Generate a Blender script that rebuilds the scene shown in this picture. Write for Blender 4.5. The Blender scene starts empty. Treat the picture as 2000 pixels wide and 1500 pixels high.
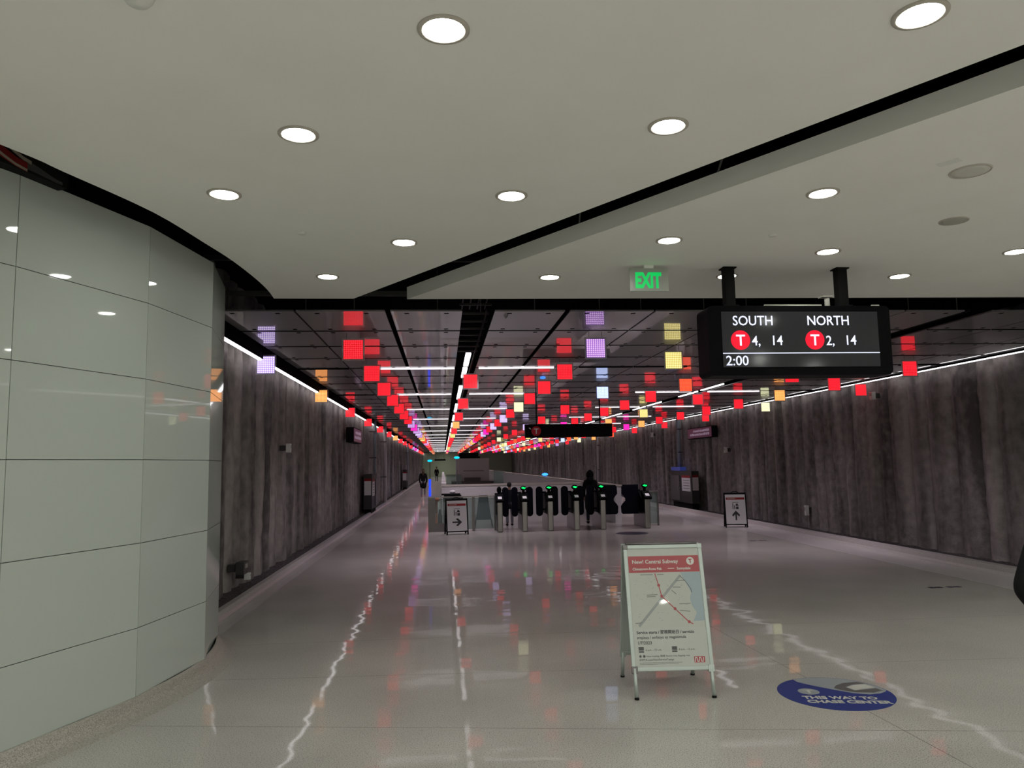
import bpy, bmesh, math, random
from mathutils import Vector, Matrix, noise
R = math.radians
random.seed(7)
SC = bpy.context.scene
COL = SC.collection

# ------------------------------------------------------------------ camera, world, exposure
F_PX = 1480.0                     # focal length in pixels of the 2000 px wide frame
CAM_H = 1.85
cam_d = bpy.data.cameras.new('camera')
cam_d.sensor_fit = 'HORIZONTAL'
cam_d.sensor_width = 36.0
cam_d.lens = F_PX / 2000.0 * 36.0
cam_d.clip_start = 0.05
cam_d.clip_end = 400
cam = bpy.data.objects.new('camera', cam_d)
COL.objects.link(cam)
_d = Vector(((865 - 1000) / F_PX, -(908 - 750) / F_PX, -1.0)).normalized()      # hall axis seen by the camera
_p = Vector(((865 - 1000) / F_PX + 1.0, -(908 - 750) / F_PX + 0.0185, -1.0))    # a second point of the horizon
_u = _p.cross(_d).normalized()
if _u.y < 0:
    _u = -_u
_r = _d.cross(_u)
M3 = Matrix((_r, _d, _u))         # camera axes -> world axes
cam.matrix_world = Matrix.Translation((0, 0, CAM_H)) @ M3.to_4x4()
SC.camera = cam

world = bpy.data.worlds.new('world')
SC.world = world
world.use_nodes = True
world.node_tree.nodes['Background'].inputs[0].default_value = (0.9, 0.92, 0.9, 1)
world.node_tree.nodes['Background'].inputs[1].default_value = 0.02

SC.view_settings.view_transform = 'Standard'
SC.view_settings.look = 'None'
SC.view_settings.gamma = 1.0
SC.view_settings.exposure = 0.0
SC.view_settings.use_curve_mapping = False
cy = SC.cycles
cy.use_denoising = True
cy.max_bounces = 6
cy.diffuse_bounces = 4
cy.glossy_bounces = 4
cy.transmission_bounces = 4
cy.transparent_max_bounces = 12
cy.sample_clamp_indirect = 4.0
cy.caustics_reflective = False
cy.caustics_refractive = False

DOWN_E = 66.0                     # emission of the ceiling downlights
LINE_E = 3.0                      # lens brightness of the linear lights
STRIP_W = 20.0                    # power of the louvred lamp inside each crosswise strip light
LED_E = 2.2                       # emission of the coloured LED panels

# ------------------------------------------------------------------ materials
def mat(name, col=(0.5, 0.5, 0.5), rough=0.5, metal=0.0, spec=0.5, emit=None, e=0.0, alpha=1.0, trans=0.0, ior=1.45):
    m = bpy.data.materials.new(name)
    m.use_nodes = True
    b = m.node_tree.nodes['Principled BSDF']
    b.inputs['Base Color'].default_value = (*col, 1)
    b.inputs['Roughness'].default_value = rough
    b.inputs['Metallic'].default_value = metal
    b.inputs['Specular IOR Level'].default_value = spec
    b.inputs['IOR'].default_value = ior
    b.inputs['Alpha'].default_value = alpha
    b.inputs['Transmission Weight'].default_value = trans
    if emit:
        b.inputs['Emission Color'].default_value = (*emit, 1)
        b.inputs['Emission Strength'].default_value = e
    return m

def N(m, kind, **kw):
    n = m.node_tree.nodes.new(kind)
    for k, v in kw.items():
        setattr(n, k, v)
    return n

def L(m, a, ao, b, bi):
    m.node_tree.links.new(a.outputs[ao], b.inputs[bi])

def speckle(m, scale, cols, fac=(0.4, 0.6), rough_var=None, bump=None, coords='Object', stretch=None, detail=4):
    """colour variation from a noise texture, optional bump"""
    b = m.node_tree.nodes['Principled BSDF']
    tc = N(m, 'ShaderNodeTexCoord')
    mp = N(m, 'ShaderNodeMapping')
    if stretch:
        mp.inputs['Scale'].default_value = stretch
    L(m, tc, coords, mp, 'Vector')
    nz = N(m, 'ShaderNodeTexNoise')
    nz.inputs['Scale'].default_value = scale
    nz.inputs['Detail'].default_value = detail
    L(m, mp, 'Vector', nz, 'Vector')
    rp = N(m, 'ShaderNodeValToRGB')
    rp.color_ramp.elements[0].position = fac[0]
    rp.color_ramp.elements[1].position = fac[1]
    rp.color_ramp.elements[0].color = (*cols[0], 1)
    rp.color_ramp.elements[1].color = (*cols[1], 1)
    L(m, nz, 'Fac', rp, 'Fac')
    L(m, rp, 'Color', b, 'Base Color')
    if bump:
        bp = N(m, 'ShaderNodeBump')
        bp.inputs['Strength'].default_value = bump[0]
        bp.inputs['Distance'].default_value = bump[1]
        L(m, nz, 'Fac', bp, 'Height')
        L(m, bp, 'Normal', b, 'Normal')
    return m, nz, rp

M = {}
M['ceiling'] = mat('ceiling_paint', (0.90, 0.89, 0.85), 0.9, spec=0.15)
speckle(M['ceiling'], 1.3, ((0.89, 0.88, 0.84), (0.91, 0.90, 0.865)))
M['plenum'] = mat('black_plenum', (0.004, 0.004, 0.004), 0.95, spec=0.05)
M['rod'] = mat('dull_rod', (0.06, 0.06, 0.06), 0.5, metal=0.4)
M['slotgrey'] = mat('slot_return', (0.80, 0.785, 0.74), 0.9, spec=0.15)
M['glasspanel'] = mat('back_painted_glass', (0.45, 0.49, 0.455), 0.03, spec=0.45)
M['joint'] = mat('dark_joint', (0.27, 0.285, 0.265), 0.7)
M['cove'] = mat('terrazzo_cove', (0.4, 0.38, 0.36), 0.35)
speckle(M['cove'], 120, ((0.22, 0.20, 0.17), (0.40, 0.38, 0.34)), (0.35, 0.62))
M['covehall'] = mat('pale_terrazzo_cove', (0.42, 0.40, 0.39), 0.3)
speckle(M['covehall'], 60, ((0.36, 0.34, 0.33), (0.48, 0.46, 0.44)), (0.35, 0.65))
M['border'] = mat('pale_floor_border', (0.5, 0.48, 0.47), 0.22)
speckle(M['border'], 80, ((0.44, 0.42, 0.41), (0.54, 0.52, 0.5)), (0.35, 0.65))
M['gravel'] = mat('dark_gravel', (0.07, 0.06, 0.06), 0.9)
speckle(M['gravel'], 26, ((0.03, 0.027, 0.027), (0.13, 0.115, 0.115)), (0.35, 0.65), bump=(1.0, 0.05))
M['metal'] = mat('stainless_steel', (0.27, 0.25, 0.245), 0.28, metal=1.0)
M['metaldark'] = mat('dark_steel', (0.16, 0.15, 0.15), 0.35, metal=0.9)
M['alu'] = mat('satin_aluminium', (0.44, 0.49, 0.465), 0.4, metal=0.45)
M['black'] = mat('black_plastic', (0.002, 0.002, 0.0025), 0.5, spec=0.06)
M['matblack'] = mat('matt_black', (0.006, 0.006, 0.006), 0.8, spec=0.2)
M['screen'] = mat('dark_glossy_screen', (0.010, 0.010, 0.011), 0.1, spec=0.25, emit=(0.95, 1, 1), e=0.014)
M['paddle'] = mat('dark_navy_paddle', (0.004, 0.005, 0.011), 0.6, spec=0.1)
M['paper'] = mat('white_sign_face', (0.84, 0.83, 0.85), 0.55)
M['poster'] = mat('poster_paper', (0.46, 0.485, 0.445), 0.5)
M['postersea'] = mat('poster_pale_blue', (0.30, 0.38, 0.42), 0.5)
M['posterland'] = mat('poster_map_ground', (0.45, 0.47, 0.42), 0.5)
M['posterred'] = mat('poster_red', (0.36, 0.02, 0.03), 0.5)
M['postergrey'] = mat('poster_grey', (0.26, 0.29, 0.28), 0.5)
M['ink'] = mat('dark_ink', (0.035, 0.035, 0.037), 0.6)
M['inkgrey'] = mat('grey_ink', (0.16, 0.165, 0.16), 0.6)
M['whiteprint'] = mat('white_print', (0.62, 0.62, 0.58), 0.5)
M['film'] = mat('clear_cover_film', (0.9, 0.9, 0.9), 0.03, alpha=0.08, spec=0.8)
M['signred'] = mat('sign_red', (0.33, 0.008, 0.012), 0.5)
M['rim'] = mat('downlight_rim', (0.52, 0.48, 0.43), 0.6)
M['grille'] = mat('speaker_grille', (0.64, 0.63, 0.57), 0.8)
M['grilledark'] = mat('speaker_grille_shaded', (0.42, 0.41, 0.37), 0.8)  # darker copy of the grille colour, the second speaker's shade put into it
M['white'] = mat('white_paint', (0.80, 0.80, 0.77), 0.6)
M['palewall'] = mat('white_parapet', (0.62, 0.61, 0.615), 0.42)
M['cap'] = mat('parapet_cap', (0.56, 0.53, 0.49), 0.4)
M['liftwall'] = mat('lift_cladding', (0.62, 0.60, 0.61), 0.4)
M['plinth'] = mat('dark_plinth', (0.12, 0.105, 0.10), 0.6)
M['pipe'] = mat('grey_conduit', (0.66, 0.63, 0.64), 0.5)
M['pipeblue'] = mat('bluish_conduit', (0.34, 0.39, 0.45), 0.5)
M['cabinet'] = mat('grey_cabinet', (0.15, 0.14, 0.145), 0.5)
M['cabdark'] = mat('dark_cabinet', (0.05, 0.047, 0.048), 0.5)
M['bluesign'] = mat('blue_sign', (0.03, 0.04, 0.17), 0.4, emit=(0.05, 0.08, 0.4), e=0.25)
M['wallsign'] = mat('maroon_sign', (0.07, 0.025, 0.05), 0.4, emit=(0.25, 0.05, 0.16), e=0.10)
M['walltext'] = mat('pale_sign_text', (0.4, 0.33, 0.4), 0.5, emit=(0.5, 0.36, 0.5), e=0.32)
M['decalblue'] = mat('decal_blue', (0.012, 0.035, 0.19), 0.35)
M['decalsky'] = mat('decal_pale_blue', (0.27, 0.30, 0.32), 0.35)
M['decalgrey'] = mat('decal_train_grey', (0.10, 0.10, 0.10), 0.35)
M['decalwhite'] = mat('decal_white', (0.50, 0.50, 0.46), 0.35)
M['decaldark'] = mat('decal_dark', (0.02, 0.02, 0.05), 0.4)
M['exitface'] = mat('exit_clear_face', (0.40, 0.42, 0.38), 0.25, spec=0.4)
M['exitgreen'] = mat('exit_green', (0.0, 0.2, 0.05), 0.4, emit=(0.0, 0.50, 0.09), e=1.0)
M['gogreen'] = mat('green_lamp', (0.0, 0.3, 0.05), 0.3, emit=(0.0, 1.0, 0.16), e=1.4)
M['bluelamp'] = mat('blue_lamp', (0.0, 0.2, 0.4), 0.3, emit=(0.03, 0.24, 1.0), e=2.6)
M['cyanlamp'] = mat('cyan_lamp', (0.0, 0.3, 0.4), 0.3, emit=(0.0, 0.42, 0.75), e=1.9)
M['bluestrip'] = mat('blue_strip_lamp', (0.0, 0.05, 0.4), 0.3, emit=(0.02, 0.06, 1.0), e=1.3)
M['ledtext'] = mat('display_white', (0.5, 0.5, 0.6), 0.5, emit=(0.74, 0.78, 1.0), e=0.95)
M['ledred'] = mat('display_red', (0.5, 0.0, 0.02), 0.5, emit=(0.80, 0.0, 0.018), e=0.9)
M['dimred'] = mat('dim_red', (0.05, 0.0, 0.0), 0.5, emit=(0.1, 0.0, 0.003), e=0.6)
M['dimgrey'] = mat('dim_grey', (0.05, 0.05, 0.05), 0.5, emit=(0.2, 0.18, 0.18), e=0.5)
M['endwall'] = mat('pale_green_end_wall', (0.55, 0.60, 0.48), 0.6, emit=(0.55, 0.62, 0.46), e=0.0)
M['downlight'] = mat('downlight_lens', (1, 1, 1), 0.5, emit=(0.985, 1.0, 0.925), e=DOWN_E)
M['downlight_fill'] = mat('fill_downlight_lens', (1, 1, 1), 0.5, emit=(0.985, 1.0, 0.925), e=DOWN_E * 5.0)  # stronger lens for unseen lamps added to brighten the ceiling
M['line'] = mat('linear_lens', (1, 1, 1), 0.5, emit=(1.0, 0.94, 0.98), e=LINE_E * 0.7)
M['wallline'] = mat('wall_linear_lens', (1, 1, 1), 0.5, emit=(1.0, 0.94, 0.98), e=LINE_E * 1.2)
M['rightline'] = mat('right_wall_linear_lens', (1, 1, 1), 0.5, emit=(1.0, 0.94, 0.98), e=LINE_E * 0.7)
M['lineside'] = mat('linear_lens_side', (1, 1, 1), 0.5, emit=(1.0, 0.95, 0.99), e=0.95)
M['lampside'] = mat('lamp_side', (1, 1, 1), 0.5, emit=(1.0, 0.97, 0.98), e=3.0)
M['acrylic'] = mat('clear_acrylic', (0.55, 0.54, 0.57), 0.2, alpha=0.45, spec=0.5)
M['skin'] = mat('skin', (0.38, 0.22, 0.16), 0.55)
M['hairbrown'] = mat('brown_hair', (0.085, 0.05, 0.028), 0.6)
M['hairdark'] = mat('dark_hair', (0.01, 0.009, 0.008), 0.6)
M['coatblack'] = mat('black_coat', (0.007, 0.007, 0.008), 0.85, spec=0.2)
M['coatdark'] = mat('dark_jacket', (0.012, 0.013, 0.018), 0.8, spec=0.2)
M['jeans'] = mat('grey_jeans', (0.12, 0.12, 0.14), 0.8)
M['palejeans'] = mat('pale_trousers', (0.26, 0.24, 0.28), 0.8)
M['pink'] = mat('pink_shoe', (0.5, 0.25, 0.32), 0.6)
M['burgundy'] = mat('burgundy_bag', (0.06, 0.008, 0.018), 0.7)
M['orange'] = mat('orange_object', (0.6, 0.13, 0.05), 0.5)
M['bottle'] = mat('dark_green_bottle', (0.02, 0.05, 0.045), 0.2)
M['navyboard'] = mat('navy_board_back', (0.022, 0.035, 0.055), 0.5)
M['bannerred'] = mat('banner_red', (0.16, 0.004, 0.004), 0.7)
M['bannerwhite'] = mat('banner_white', (0.30, 0.26, 0.21), 0.7)
M['bannergrey'] = mat('banner_grey', (0.05, 0.05, 0.05), 0.5)

# fence glass: clear, slightly green
def glass_mat(name, tint, a):
    m = bpy.data.materials.new(name)
    m.use_nodes = True
    nt = m.node_tree
    nt.nodes.clear()
    out = nt.nodes.new('ShaderNodeOutputMaterial')
    tr = nt.nodes.new('ShaderNodeBsdfTransparent')
    tr.inputs[0].default_value = (*tint, 1)
    gl = nt.nodes.new('ShaderNodeBsdfPrincipled')
    gl.inputs['Base Color'].default_value = (0.34, 0.42, 0.40, 1)
    gl.inputs['Roughness'].default_value = 0.05
    mx = nt.nodes.new('ShaderNodeMixShader')
    mx.inputs[0].default_value = a
    nt.links.new(tr.outputs[0], mx.inputs[1])
    nt.links.new(gl.outputs[0], mx.inputs[2])
    nt.links.new(mx.outputs[0], out.inputs[0])
    return m
M['fenceglass'] = glass_mat('fence_glass', (0.80, 0.88, 0.86), 0.30)

# polished terrazzo with fine aggregate, slight unevenness and a few dark joints
def terrazzo():
    m = mat('polished_terrazzo', (0.4, 0.38, 0.36), 0.34, spec=0.5)
    nt = m.node_tree
    b = nt.nodes['Principled BSDF']
    b.inputs['Coat Weight'].default_value = 0.42
    b.inputs['Coat Roughness'].default_value = 0.045
    b.inputs['Coat IOR'].default_value = 1.45
    tc = N(m, 'ShaderNodeTexCoord')
    n1 = N(m, 'ShaderNodeTexNoise')
    n1.inputs['Scale'].default_value = 120
    n1.inputs['Detail'].default_value = 3
    L(m, tc, 'Object', n1, 'Vector')
    r1 = N(m, 'ShaderNodeValToRGB')
    e = r1.color_ramp.elements
    e[0].position = 0.33
    e[0].color = (0.13, 0.125, 0.11, 1)
    e[1].position = 0.47
    e[1].color = (0.44, 0.425, 0.39, 1)
    x = e.new(0.7)
    x.color = (0.52, 0.50, 0.46, 1)
    L(m, n1, 'Fac', r1, 'Fac')
    n2 = N(m, 'ShaderNodeTexNoise')
    n2.inputs['Scale'].default_value = 0.9
    n2.inputs['Detail'].default_value = 5
    L(m, tc, 'Object', n2, 'Vector')
    mr = N(m, 'ShaderNodeMapRange')
    mr.inputs[1].default_value = 0.35
    mr.inputs[2].default_value = 0.65
    mr.inputs[3].default_value = 0.90
    mr.inputs[4].default_value = 1.06
    L(m, n2, 'Fac', mr, 0)
    mul = N(m, 'ShaderNodeMix', data_type='RGBA', blend_type='MULTIPLY')
    mul.inputs[0].default_value = 1.0
    L(m, r1, 'Color', mul, 6)
    L(m, mr, 0, mul, 7)
    # joints: distance to straight lines a x + b y + c = 0
    sx = N(m, 'ShaderNodeSeparateXYZ')
    L(m, tc, 'Object', sx, 0)
    last = None
    pts = [((-2.188, 5.968), (3.871, 4.976)), ((-2.106, 7.133), (5.268, 6.693)), ((2.98, 8.168), (3.125, 4.456)),
           ((-2.3, 8.45), (8.0, 8.45)), ((-1.9, 12.3), (8.4, 12.3))]
    for (p, q) in pts:
        d = (Vector(q) - Vector(p)).normalized()
        a, bb = -d.y, d.x
        c = -(a * p[0] + bb * p[1])
        m1 = N(m, 'ShaderNodeMath', operation='MULTIPLY')
        m1.inputs[1].default_value = a
        L(m, sx, 'X', m1, 0)
        m2 = N(m, 'ShaderNodeMath', operation='MULTIPLY_ADD')
        m2.inputs[1].default_value = bb
        L(m, sx, 'Y', m2, 0)
        L(m, m1, 0, m2, 2)
        m3 = N(m, 'ShaderNodeMath', operation='ADD')
        m3.inputs[1].default_value = c
        L(m, m2, 0, m3, 0)
        m4 = N(m, 'ShaderNodeMath', operation='ABSOLUTE')
        L(m, m3, 0, m4, 0)
        if last is None:
            last = m4
        else:
            mn = N(m, 'ShaderNodeMath', operation='MINIMUM')
            L(m, last, 0, mn, 0)
            L(m, m4, 0, mn, 1)
            last = mn
    jm = N(m, 'ShaderNodeMapRange')
    jm.inputs[1].default_value = 0.0025
    jm.inputs[2].default_value = 0.0055
    jm.inputs[3].default_value = 0.45
    jm.inputs[4].default_value = 1.0
    L(m, last, 0, jm, 0)
    mul2 = N(m, 'ShaderNodeMix', data_type='RGBA', blend_type='MULTIPLY')
    mul2.inputs[0].default_value = 1.0
    L(m, mul, 2, mul2, 6)
    L(m, jm, 0, mul2, 7)
    L(m, mul2, 2, b, 'Base Color')
    # long soft waves left by grinding
    mp = N(m, 'ShaderNodeMapping')
    mp.inputs['Scale'].default_value = (0.7, 1.6, 1)
    L(m, tc, 'Object', mp, 'Vector')
    n3 = N(m, 'ShaderNodeTexNoise')
    n3.inputs['Scale'].default_value = 1.5
    n3.inputs['Detail'].default_value = 1
    L(m, mp, 'Vector', n3, 'Vector')
    bp = N(m, 'ShaderNodeBump')
    bp.inputs['Strength'].default_value = 0.25
    bp.inputs['Distance'].default_value = 0.012
    L(m, n3, 'Fac', bp, 'Height')
    L(m, bp, 'Normal', b, 'Coat Normal')
    return m
M['terrazzo'] = terrazzo()

# board-marked, stained concrete
def concrete():
    m = mat('rough_concrete', (0.12, 0.11, 0.105), 0.85, spec=0.25)
    b = m.node_tree.nodes['Principled BSDF']
    tc = N(m, 'ShaderNodeTexCoord')
    mp = N(m, 'ShaderNodeMapping')
    mp.inputs['Scale'].default_value = (0.4, 1.15, 0.13)
    L(m, tc, 'Object', mp, 'Vector')
    n1 = N(m, 'ShaderNodeTexNoise')
    n1.inputs['Scale'].default_value = 1.6
    n1.inputs['Detail'].default_value = 3
    L(m, mp, 'Vector', n1, 'Vector')
    n2 = N(m, 'ShaderNodeTexNoise')
    n2.inputs['Scale'].default_value = 5
    n2.inputs['Detail'].default_value = 8
    L(m, tc, 'Object', n2, 'Vector')
    ws = N(m, 'ShaderNodeMath', operation='MULTIPLY')
    ws.inputs[1].default_value = 0.62
    L(m, n2, 'Fac', ws, 0)
    ad = N(m, 'ShaderNodeMath', operation='MULTIPLY_ADD')
    ad.inputs[1].default_value = 1.38
    L(m, n1, 'Fac', ad, 0)
    L(m, ws, 0, ad, 2)
    rp = N(m, 'ShaderNodeValToRGB')
    e = rp.color_ramp.elements
    e[0].position = 0.36
    e[0].color = (0.12, 0.108, 0.106, 1)
    e[1].position = 0.64
    e[1].color = (0.44, 0.40, 0.385, 1)
    hf = N(m, 'ShaderNodeMath', operation='MULTIPLY')
    hf.inputs[1].default_value = 0.5
    L(m, ad, 0, hf, 0)
    L(m, hf, 0, rp, 'Fac')
    L(m, rp, 'Color', b, 'Base Color')
    bp = N(m, 'ShaderNodeBump')
    bp.inputs['Strength'].default_value = 0.9
    bp.inputs['Distance'].default_value = 0.05
    L(m, n2, 'Fac', bp, 'Height')
    L(m, bp, 'Normal', b, 'Normal')
    return m
M['concrete'] = concrete()

def mirror_metal():
    m = mat('dark_mirror_panel', (0.30, 0.30, 0.31), 0.015, metal=0.86)
    b = m.node_tree.nodes['Principled BSDF']
    tc = N(m, 'ShaderNodeTexCoord')
    n = N(m, 'ShaderNodeTexNoise')
    n.inputs['Scale'].default_value = 0.8
    n.inputs['Detail'].default_value = 2
    L(m, tc, 'Object', n, 'Vector')
    bp = N(m, 'ShaderNodeBump')
    bp.inputs['Strength'].default_value = 0.06
    bp.inputs['Distance'].default_value = 0.02
    L(m, n, 'Fac', bp, 'Height')
    L(m, bp, 'Normal', b, 'Normal')
    return m
def two_lobe(m):
    # brushed sheet: a sharp mirror lobe over a broad hazy one
    nt = m.node_tree
    out = [n for n in nt.nodes if n.type == 'OUTPUT_MATERIAL'][0]
    p = nt.nodes['Principled BSDF']
    q = nt.nodes.new('ShaderNodeBsdfPrincipled')
    q.inputs['Base Color'].default_value = (0.50, 0.50, 0.52, 1)
    q.inputs['Metallic'].default_value = 0.7
    q.inputs['Roughness'].default_value = 0.42
    p.inputs['Base Color'].default_value = (0.74, 0.75, 0.76, 1)
    p.inputs['Metallic'].default_value = 1.0
    x = nt.nodes.new('ShaderNodeMixShader')
    x.inputs[0].default_value = 0.5
    nt.links.new(p.outputs[0], x.inputs[1])
    nt.links.new(q.outputs[0], x.inputs[2])
    nt.links.new(x.outputs[0], out.inputs[0])
    return m
M['mirror'] = two_lobe(mirror_metal())

# LED dot matrix: 9 x 9 lamps on a lit board (object coordinates, board 0.28 m wide)
def led_mat(name, glow, dot, e=1.0):
    m = bpy.data.materials.new('led_' + name)
    m.use_nodes = True
    nt = m.node_tree
    b = nt.nodes['Principled BSDF']
    b.inputs['Base Color'].default_value = (0.05, 0.05, 0.05, 1)
    b.inputs['Roughness'].default_value = 0.3
    tc = N(m, 'ShaderNodeTexCoord')
    mp = N(m, 'ShaderNodeMapping')
    mp.inputs['Scale'].default_value = (9 / 0.28, 9 / 0.28, 9 / 0.28)
    mp.inputs['Location'].default_value = (0.5, 0.5, 0.5)
    L(m, tc, 'Object', mp, 'Vector')
    fr = N(m, 'ShaderNodeVectorMath', operation='FRACTION')
    L(m, mp, 'Vector', fr, 0)
    sb = N(m, 'ShaderNodeVectorMath', operation='SUBTRACT')
    sb.inputs[1].default_value = (0.5, 0.5, 0.5)
    L(m, fr, 0, sb, 0)
    ml = N(m, 'ShaderNodeVectorMath', operation='MULTIPLY')
    ml.inputs[1].default_value = (1, 0, 1)
    L(m, sb, 0, ml, 0)
    ln = N(m, 'ShaderNodeVectorMath', operation='LENGTH')
    L(m, ml, 0, ln, 0)
    rp = N(m, 'ShaderNodeValToRGB')
    rp.color_ramp.elements[0].position = 0.22
    rp.color_ramp.elements[1].position = 0.46
    rp.color_ramp.elements[0].color = (*dot, 1)
    rp.color_ramp.elements[1].color = (*glow, 1)
    L(m, ln, 'Value', rp, 'Fac')
    L(m, rp, 'Color', b, 'Emission Color')
    b.inputs['Emission Strength'].default_value = LED_E * e
    return m
LED = {
    'red': led_mat('red', (0.30, 0.001, 0.004), (0.85, 0.015, 0.03)),
    'orange-red': led_mat('orange_red', (0.42, 0.02, 0.008), (0.9, 0.10, 0.03)),
    'orange': led_mat('orange', (0.45, 0.13, 0.02), (0.9, 0.40, 0.13)),
    'yellow': led_mat('yellow', (0.42, 0.33, 0.07), (0.9, 0.80, 0.33), 0.75),
    'cream': led_mat('cream', (0.55, 0.55, 0.28), (1.0, 1.0, 0.68), 0.7),
    'lavender': led_mat('lavender', (0.24, 0.08, 0.46), (0.95, 0.62, 1.0), 0.55),
    'violet-white': led_mat('violet_white', (0.34, 0.20, 0.66), (1.0, 0.9, 1.0), 0.6),
    'bluish white': led_mat('bluish_white', (0.30, 0.42, 0.95), (0.85, 0.93, 1.0), 0.7),
    'magenta': led_mat('magenta', (0.45, 0.0, 0.17), (0.9, 0.03, 0.42)),
}

# ------------------------------------------------------------------ building helpers
def link(o, parent=None):
    COL.objects.link(o)
    if parent:
        o.parent = parent
    return o

def tag(o, label=None, cat=None, group=None, kind=None):
    if label: o['label'] = label
    if cat: o['category'] = cat
    if group: o['group'] = group
    if kind: o['kind'] = kind
    return o

def thing(name, loc, label, cat, rz=0.0, group=None):
    o = bpy.data.objects.new(name, None)
    o.empty_display_size = 0.1
    o.location = loc
    o.rotation_euler = (0, 0, rz)
    link(o)
    return tag(o, label, cat, group)

class MB:
    """collects shapes of one part into one mesh"""
    def __init__(s):
        s.bm = bmesh.new()
    def face(s, pts, mi=0):
        f = s.bm.faces.new([s.bm.verts.new(p) for p in pts])
        f.material_index = mi
        return f
    def box(s, c, d, mi=0, rot=None, bev=0.0):
        x, y, z = d[0] / 2, d[1] / 2, d[2] / 2
        m = Matrix.Translation(c) @ (rot.to_4x4() if rot else Matrix())
        vs = [s.bm.verts.new(m @ Vector((a * x, b * y, e * z))) for a in (-1, 1) for b in (-1, 1) for e in (-1, 1)]
        fs = []
        for q in ((0, 1, 3, 2), (4, 6, 7, 5), (0, 4, 5, 1), (2, 3, 7, 6), (0, 2, 6, 4), (1, 5, 7, 3)):
            f = s.bm.faces.new([vs[i] for i in q])
            f.material_index = mi
            fs.append(f)
        if bev:
            es = list({e for f in fs for e in f.edges})
            r = bmesh.ops.bevel(s.bm, geom=es, offset=bev, segments=2, affect='EDGES', profile=0.6)
            for f in r['faces']:
                f.material_index = mi
        return s
    def bx(s, x0, x1, y0, y1, z0, z1, mi=0, bev=0.0):
        return s.box(((x0 + x1) / 2, (y0 + y1) / 2, (z0 + z1) / 2), (x1 - x0, y1 - y0, z1 - z0), mi, None, bev)
    def tube(s, pts, r, n=10, mi=0, caps=True, smooth=True):
        rings = []
        P = [Vector(p) for p in pts]
        for i, p in enumerate(P):
            t = (P[min(i + 1, len(P) - 1)] - P[max(i - 1, 0)]).normalized()
            a = t.orthogonal().normalized() if i == 0 else (rings_a - t * rings_a.dot(t)).normalized()
            rings_a = a
            b = t.cross(a)
            rr = r[i] if isinstance(r, (list, tuple)) else r
            rings.append([s.bm.verts.new(p + (a * math.cos(k * 2 * math.pi / n) + b * math.sin(k * 2 * math.pi / n)) * rr) for k in range(n)])
        for i in range(len(rings) - 1):
            for k in range(n):
                f = s.bm.faces.new((rings[i][k], rings[i][(k + 1) % n], rings[i + 1][(k + 1) % n], rings[i + 1][k]))
                f.material_index = mi
                f.smooth = smooth
        if caps:
            for q in (rings[0][::-1], rings[-1]):
                f = s.bm.faces.new(q)
                f.material_index = mi
        return s
    def lathe(s, prof, c=(0, 0, 0), n=32, mi=0, smooth=True):
        rings = []
        for (r, z) in prof:
            if r < 1e-6:
                rings.append([s.bm.verts.new((c[0], c[1], c[2] + z))])
            else:
                rings.append([s.bm.verts.new((c[0] + r * math.cos(k * 2 * math.pi / n), c[1] + r * math.sin(k * 2 * math.pi / n), c[2] + z)) for k in range(n)])
        for i in range(len(rings) - 1):
            A, B = rings[i], rings[i + 1]
            for k in range(n):
                if len(A) == 1 and len(B) == 1:
                    continue
                if len(A) == 1:
                    q = (A[0], B[(k + 1) % n], B[k])
                elif len(B) == 1:
                    q = (A[k], A[(k + 1) % n], B[0])
                else:
                    q = (A[k], A[(k + 1) % n], B[(k + 1) % n], B[k])
                f = s.bm.faces.new(q)
                f.material_index = mi
                f.smooth = smooth
        return s
    def prism(s, poly, a, b, axis='z', mi=0):
        """polygon in the plane across `axis`, extruded from a to b"""
        def P(u, v, w):
            return {'z': (u, v, w), 'y': (u, w, v), 'x': (w, u, v)}[axis]
        A = [s.bm.verts.new(P(u, v, a)) for u, v in poly]
        B = [s.bm.verts.new(P(u, v, b)) for u, v in poly]
        n = len(poly)
        for q in [A[::-1], B] + [[A[i], A[(i + 1) % n], B[(i + 1) % n], B[i]] for i in range(n)]:
            f = s.bm.faces.new(q)
            f.material_index = mi
        return s
    def sphere(s, c, r, mi=0, n=16, m=10):
        rx, ry, rz = r if isinstance(r, (tuple, list)) else (r, r, r)
        r0 = bmesh.ops.create_uvsphere(s.bm, u_segments=n, v_segments=m, radius=1, matrix=Matrix.Translation(c) @ Matrix.Diagonal((rx, ry, rz, 1)))
        for v in r0['verts']:
            for f in v.link_faces:
                f.material_index = mi
                f.smooth = True
        return s
    def build(s, name, mats, parent=None, loc=(0, 0, 0), rot=(0, 0, 0), normals=True):
        if normals:
            bmesh.ops.recalc_face_normals(s.bm, faces=s.bm.faces)
        me = bpy.data.meshes.new(name)
        s.bm.to_mesh(me)
        s.bm.free()
        for m in (mats if isinstance(mats, (list, tuple)) else [mats]):
            me.materials.append(m)
        o = bpy.data.objects.new(name, me)
        o.location = loc
        o.rotation_euler = rot
        return link(o, parent)

def struct(o):
    o['kind'] = 'structure'
    return o

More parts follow.
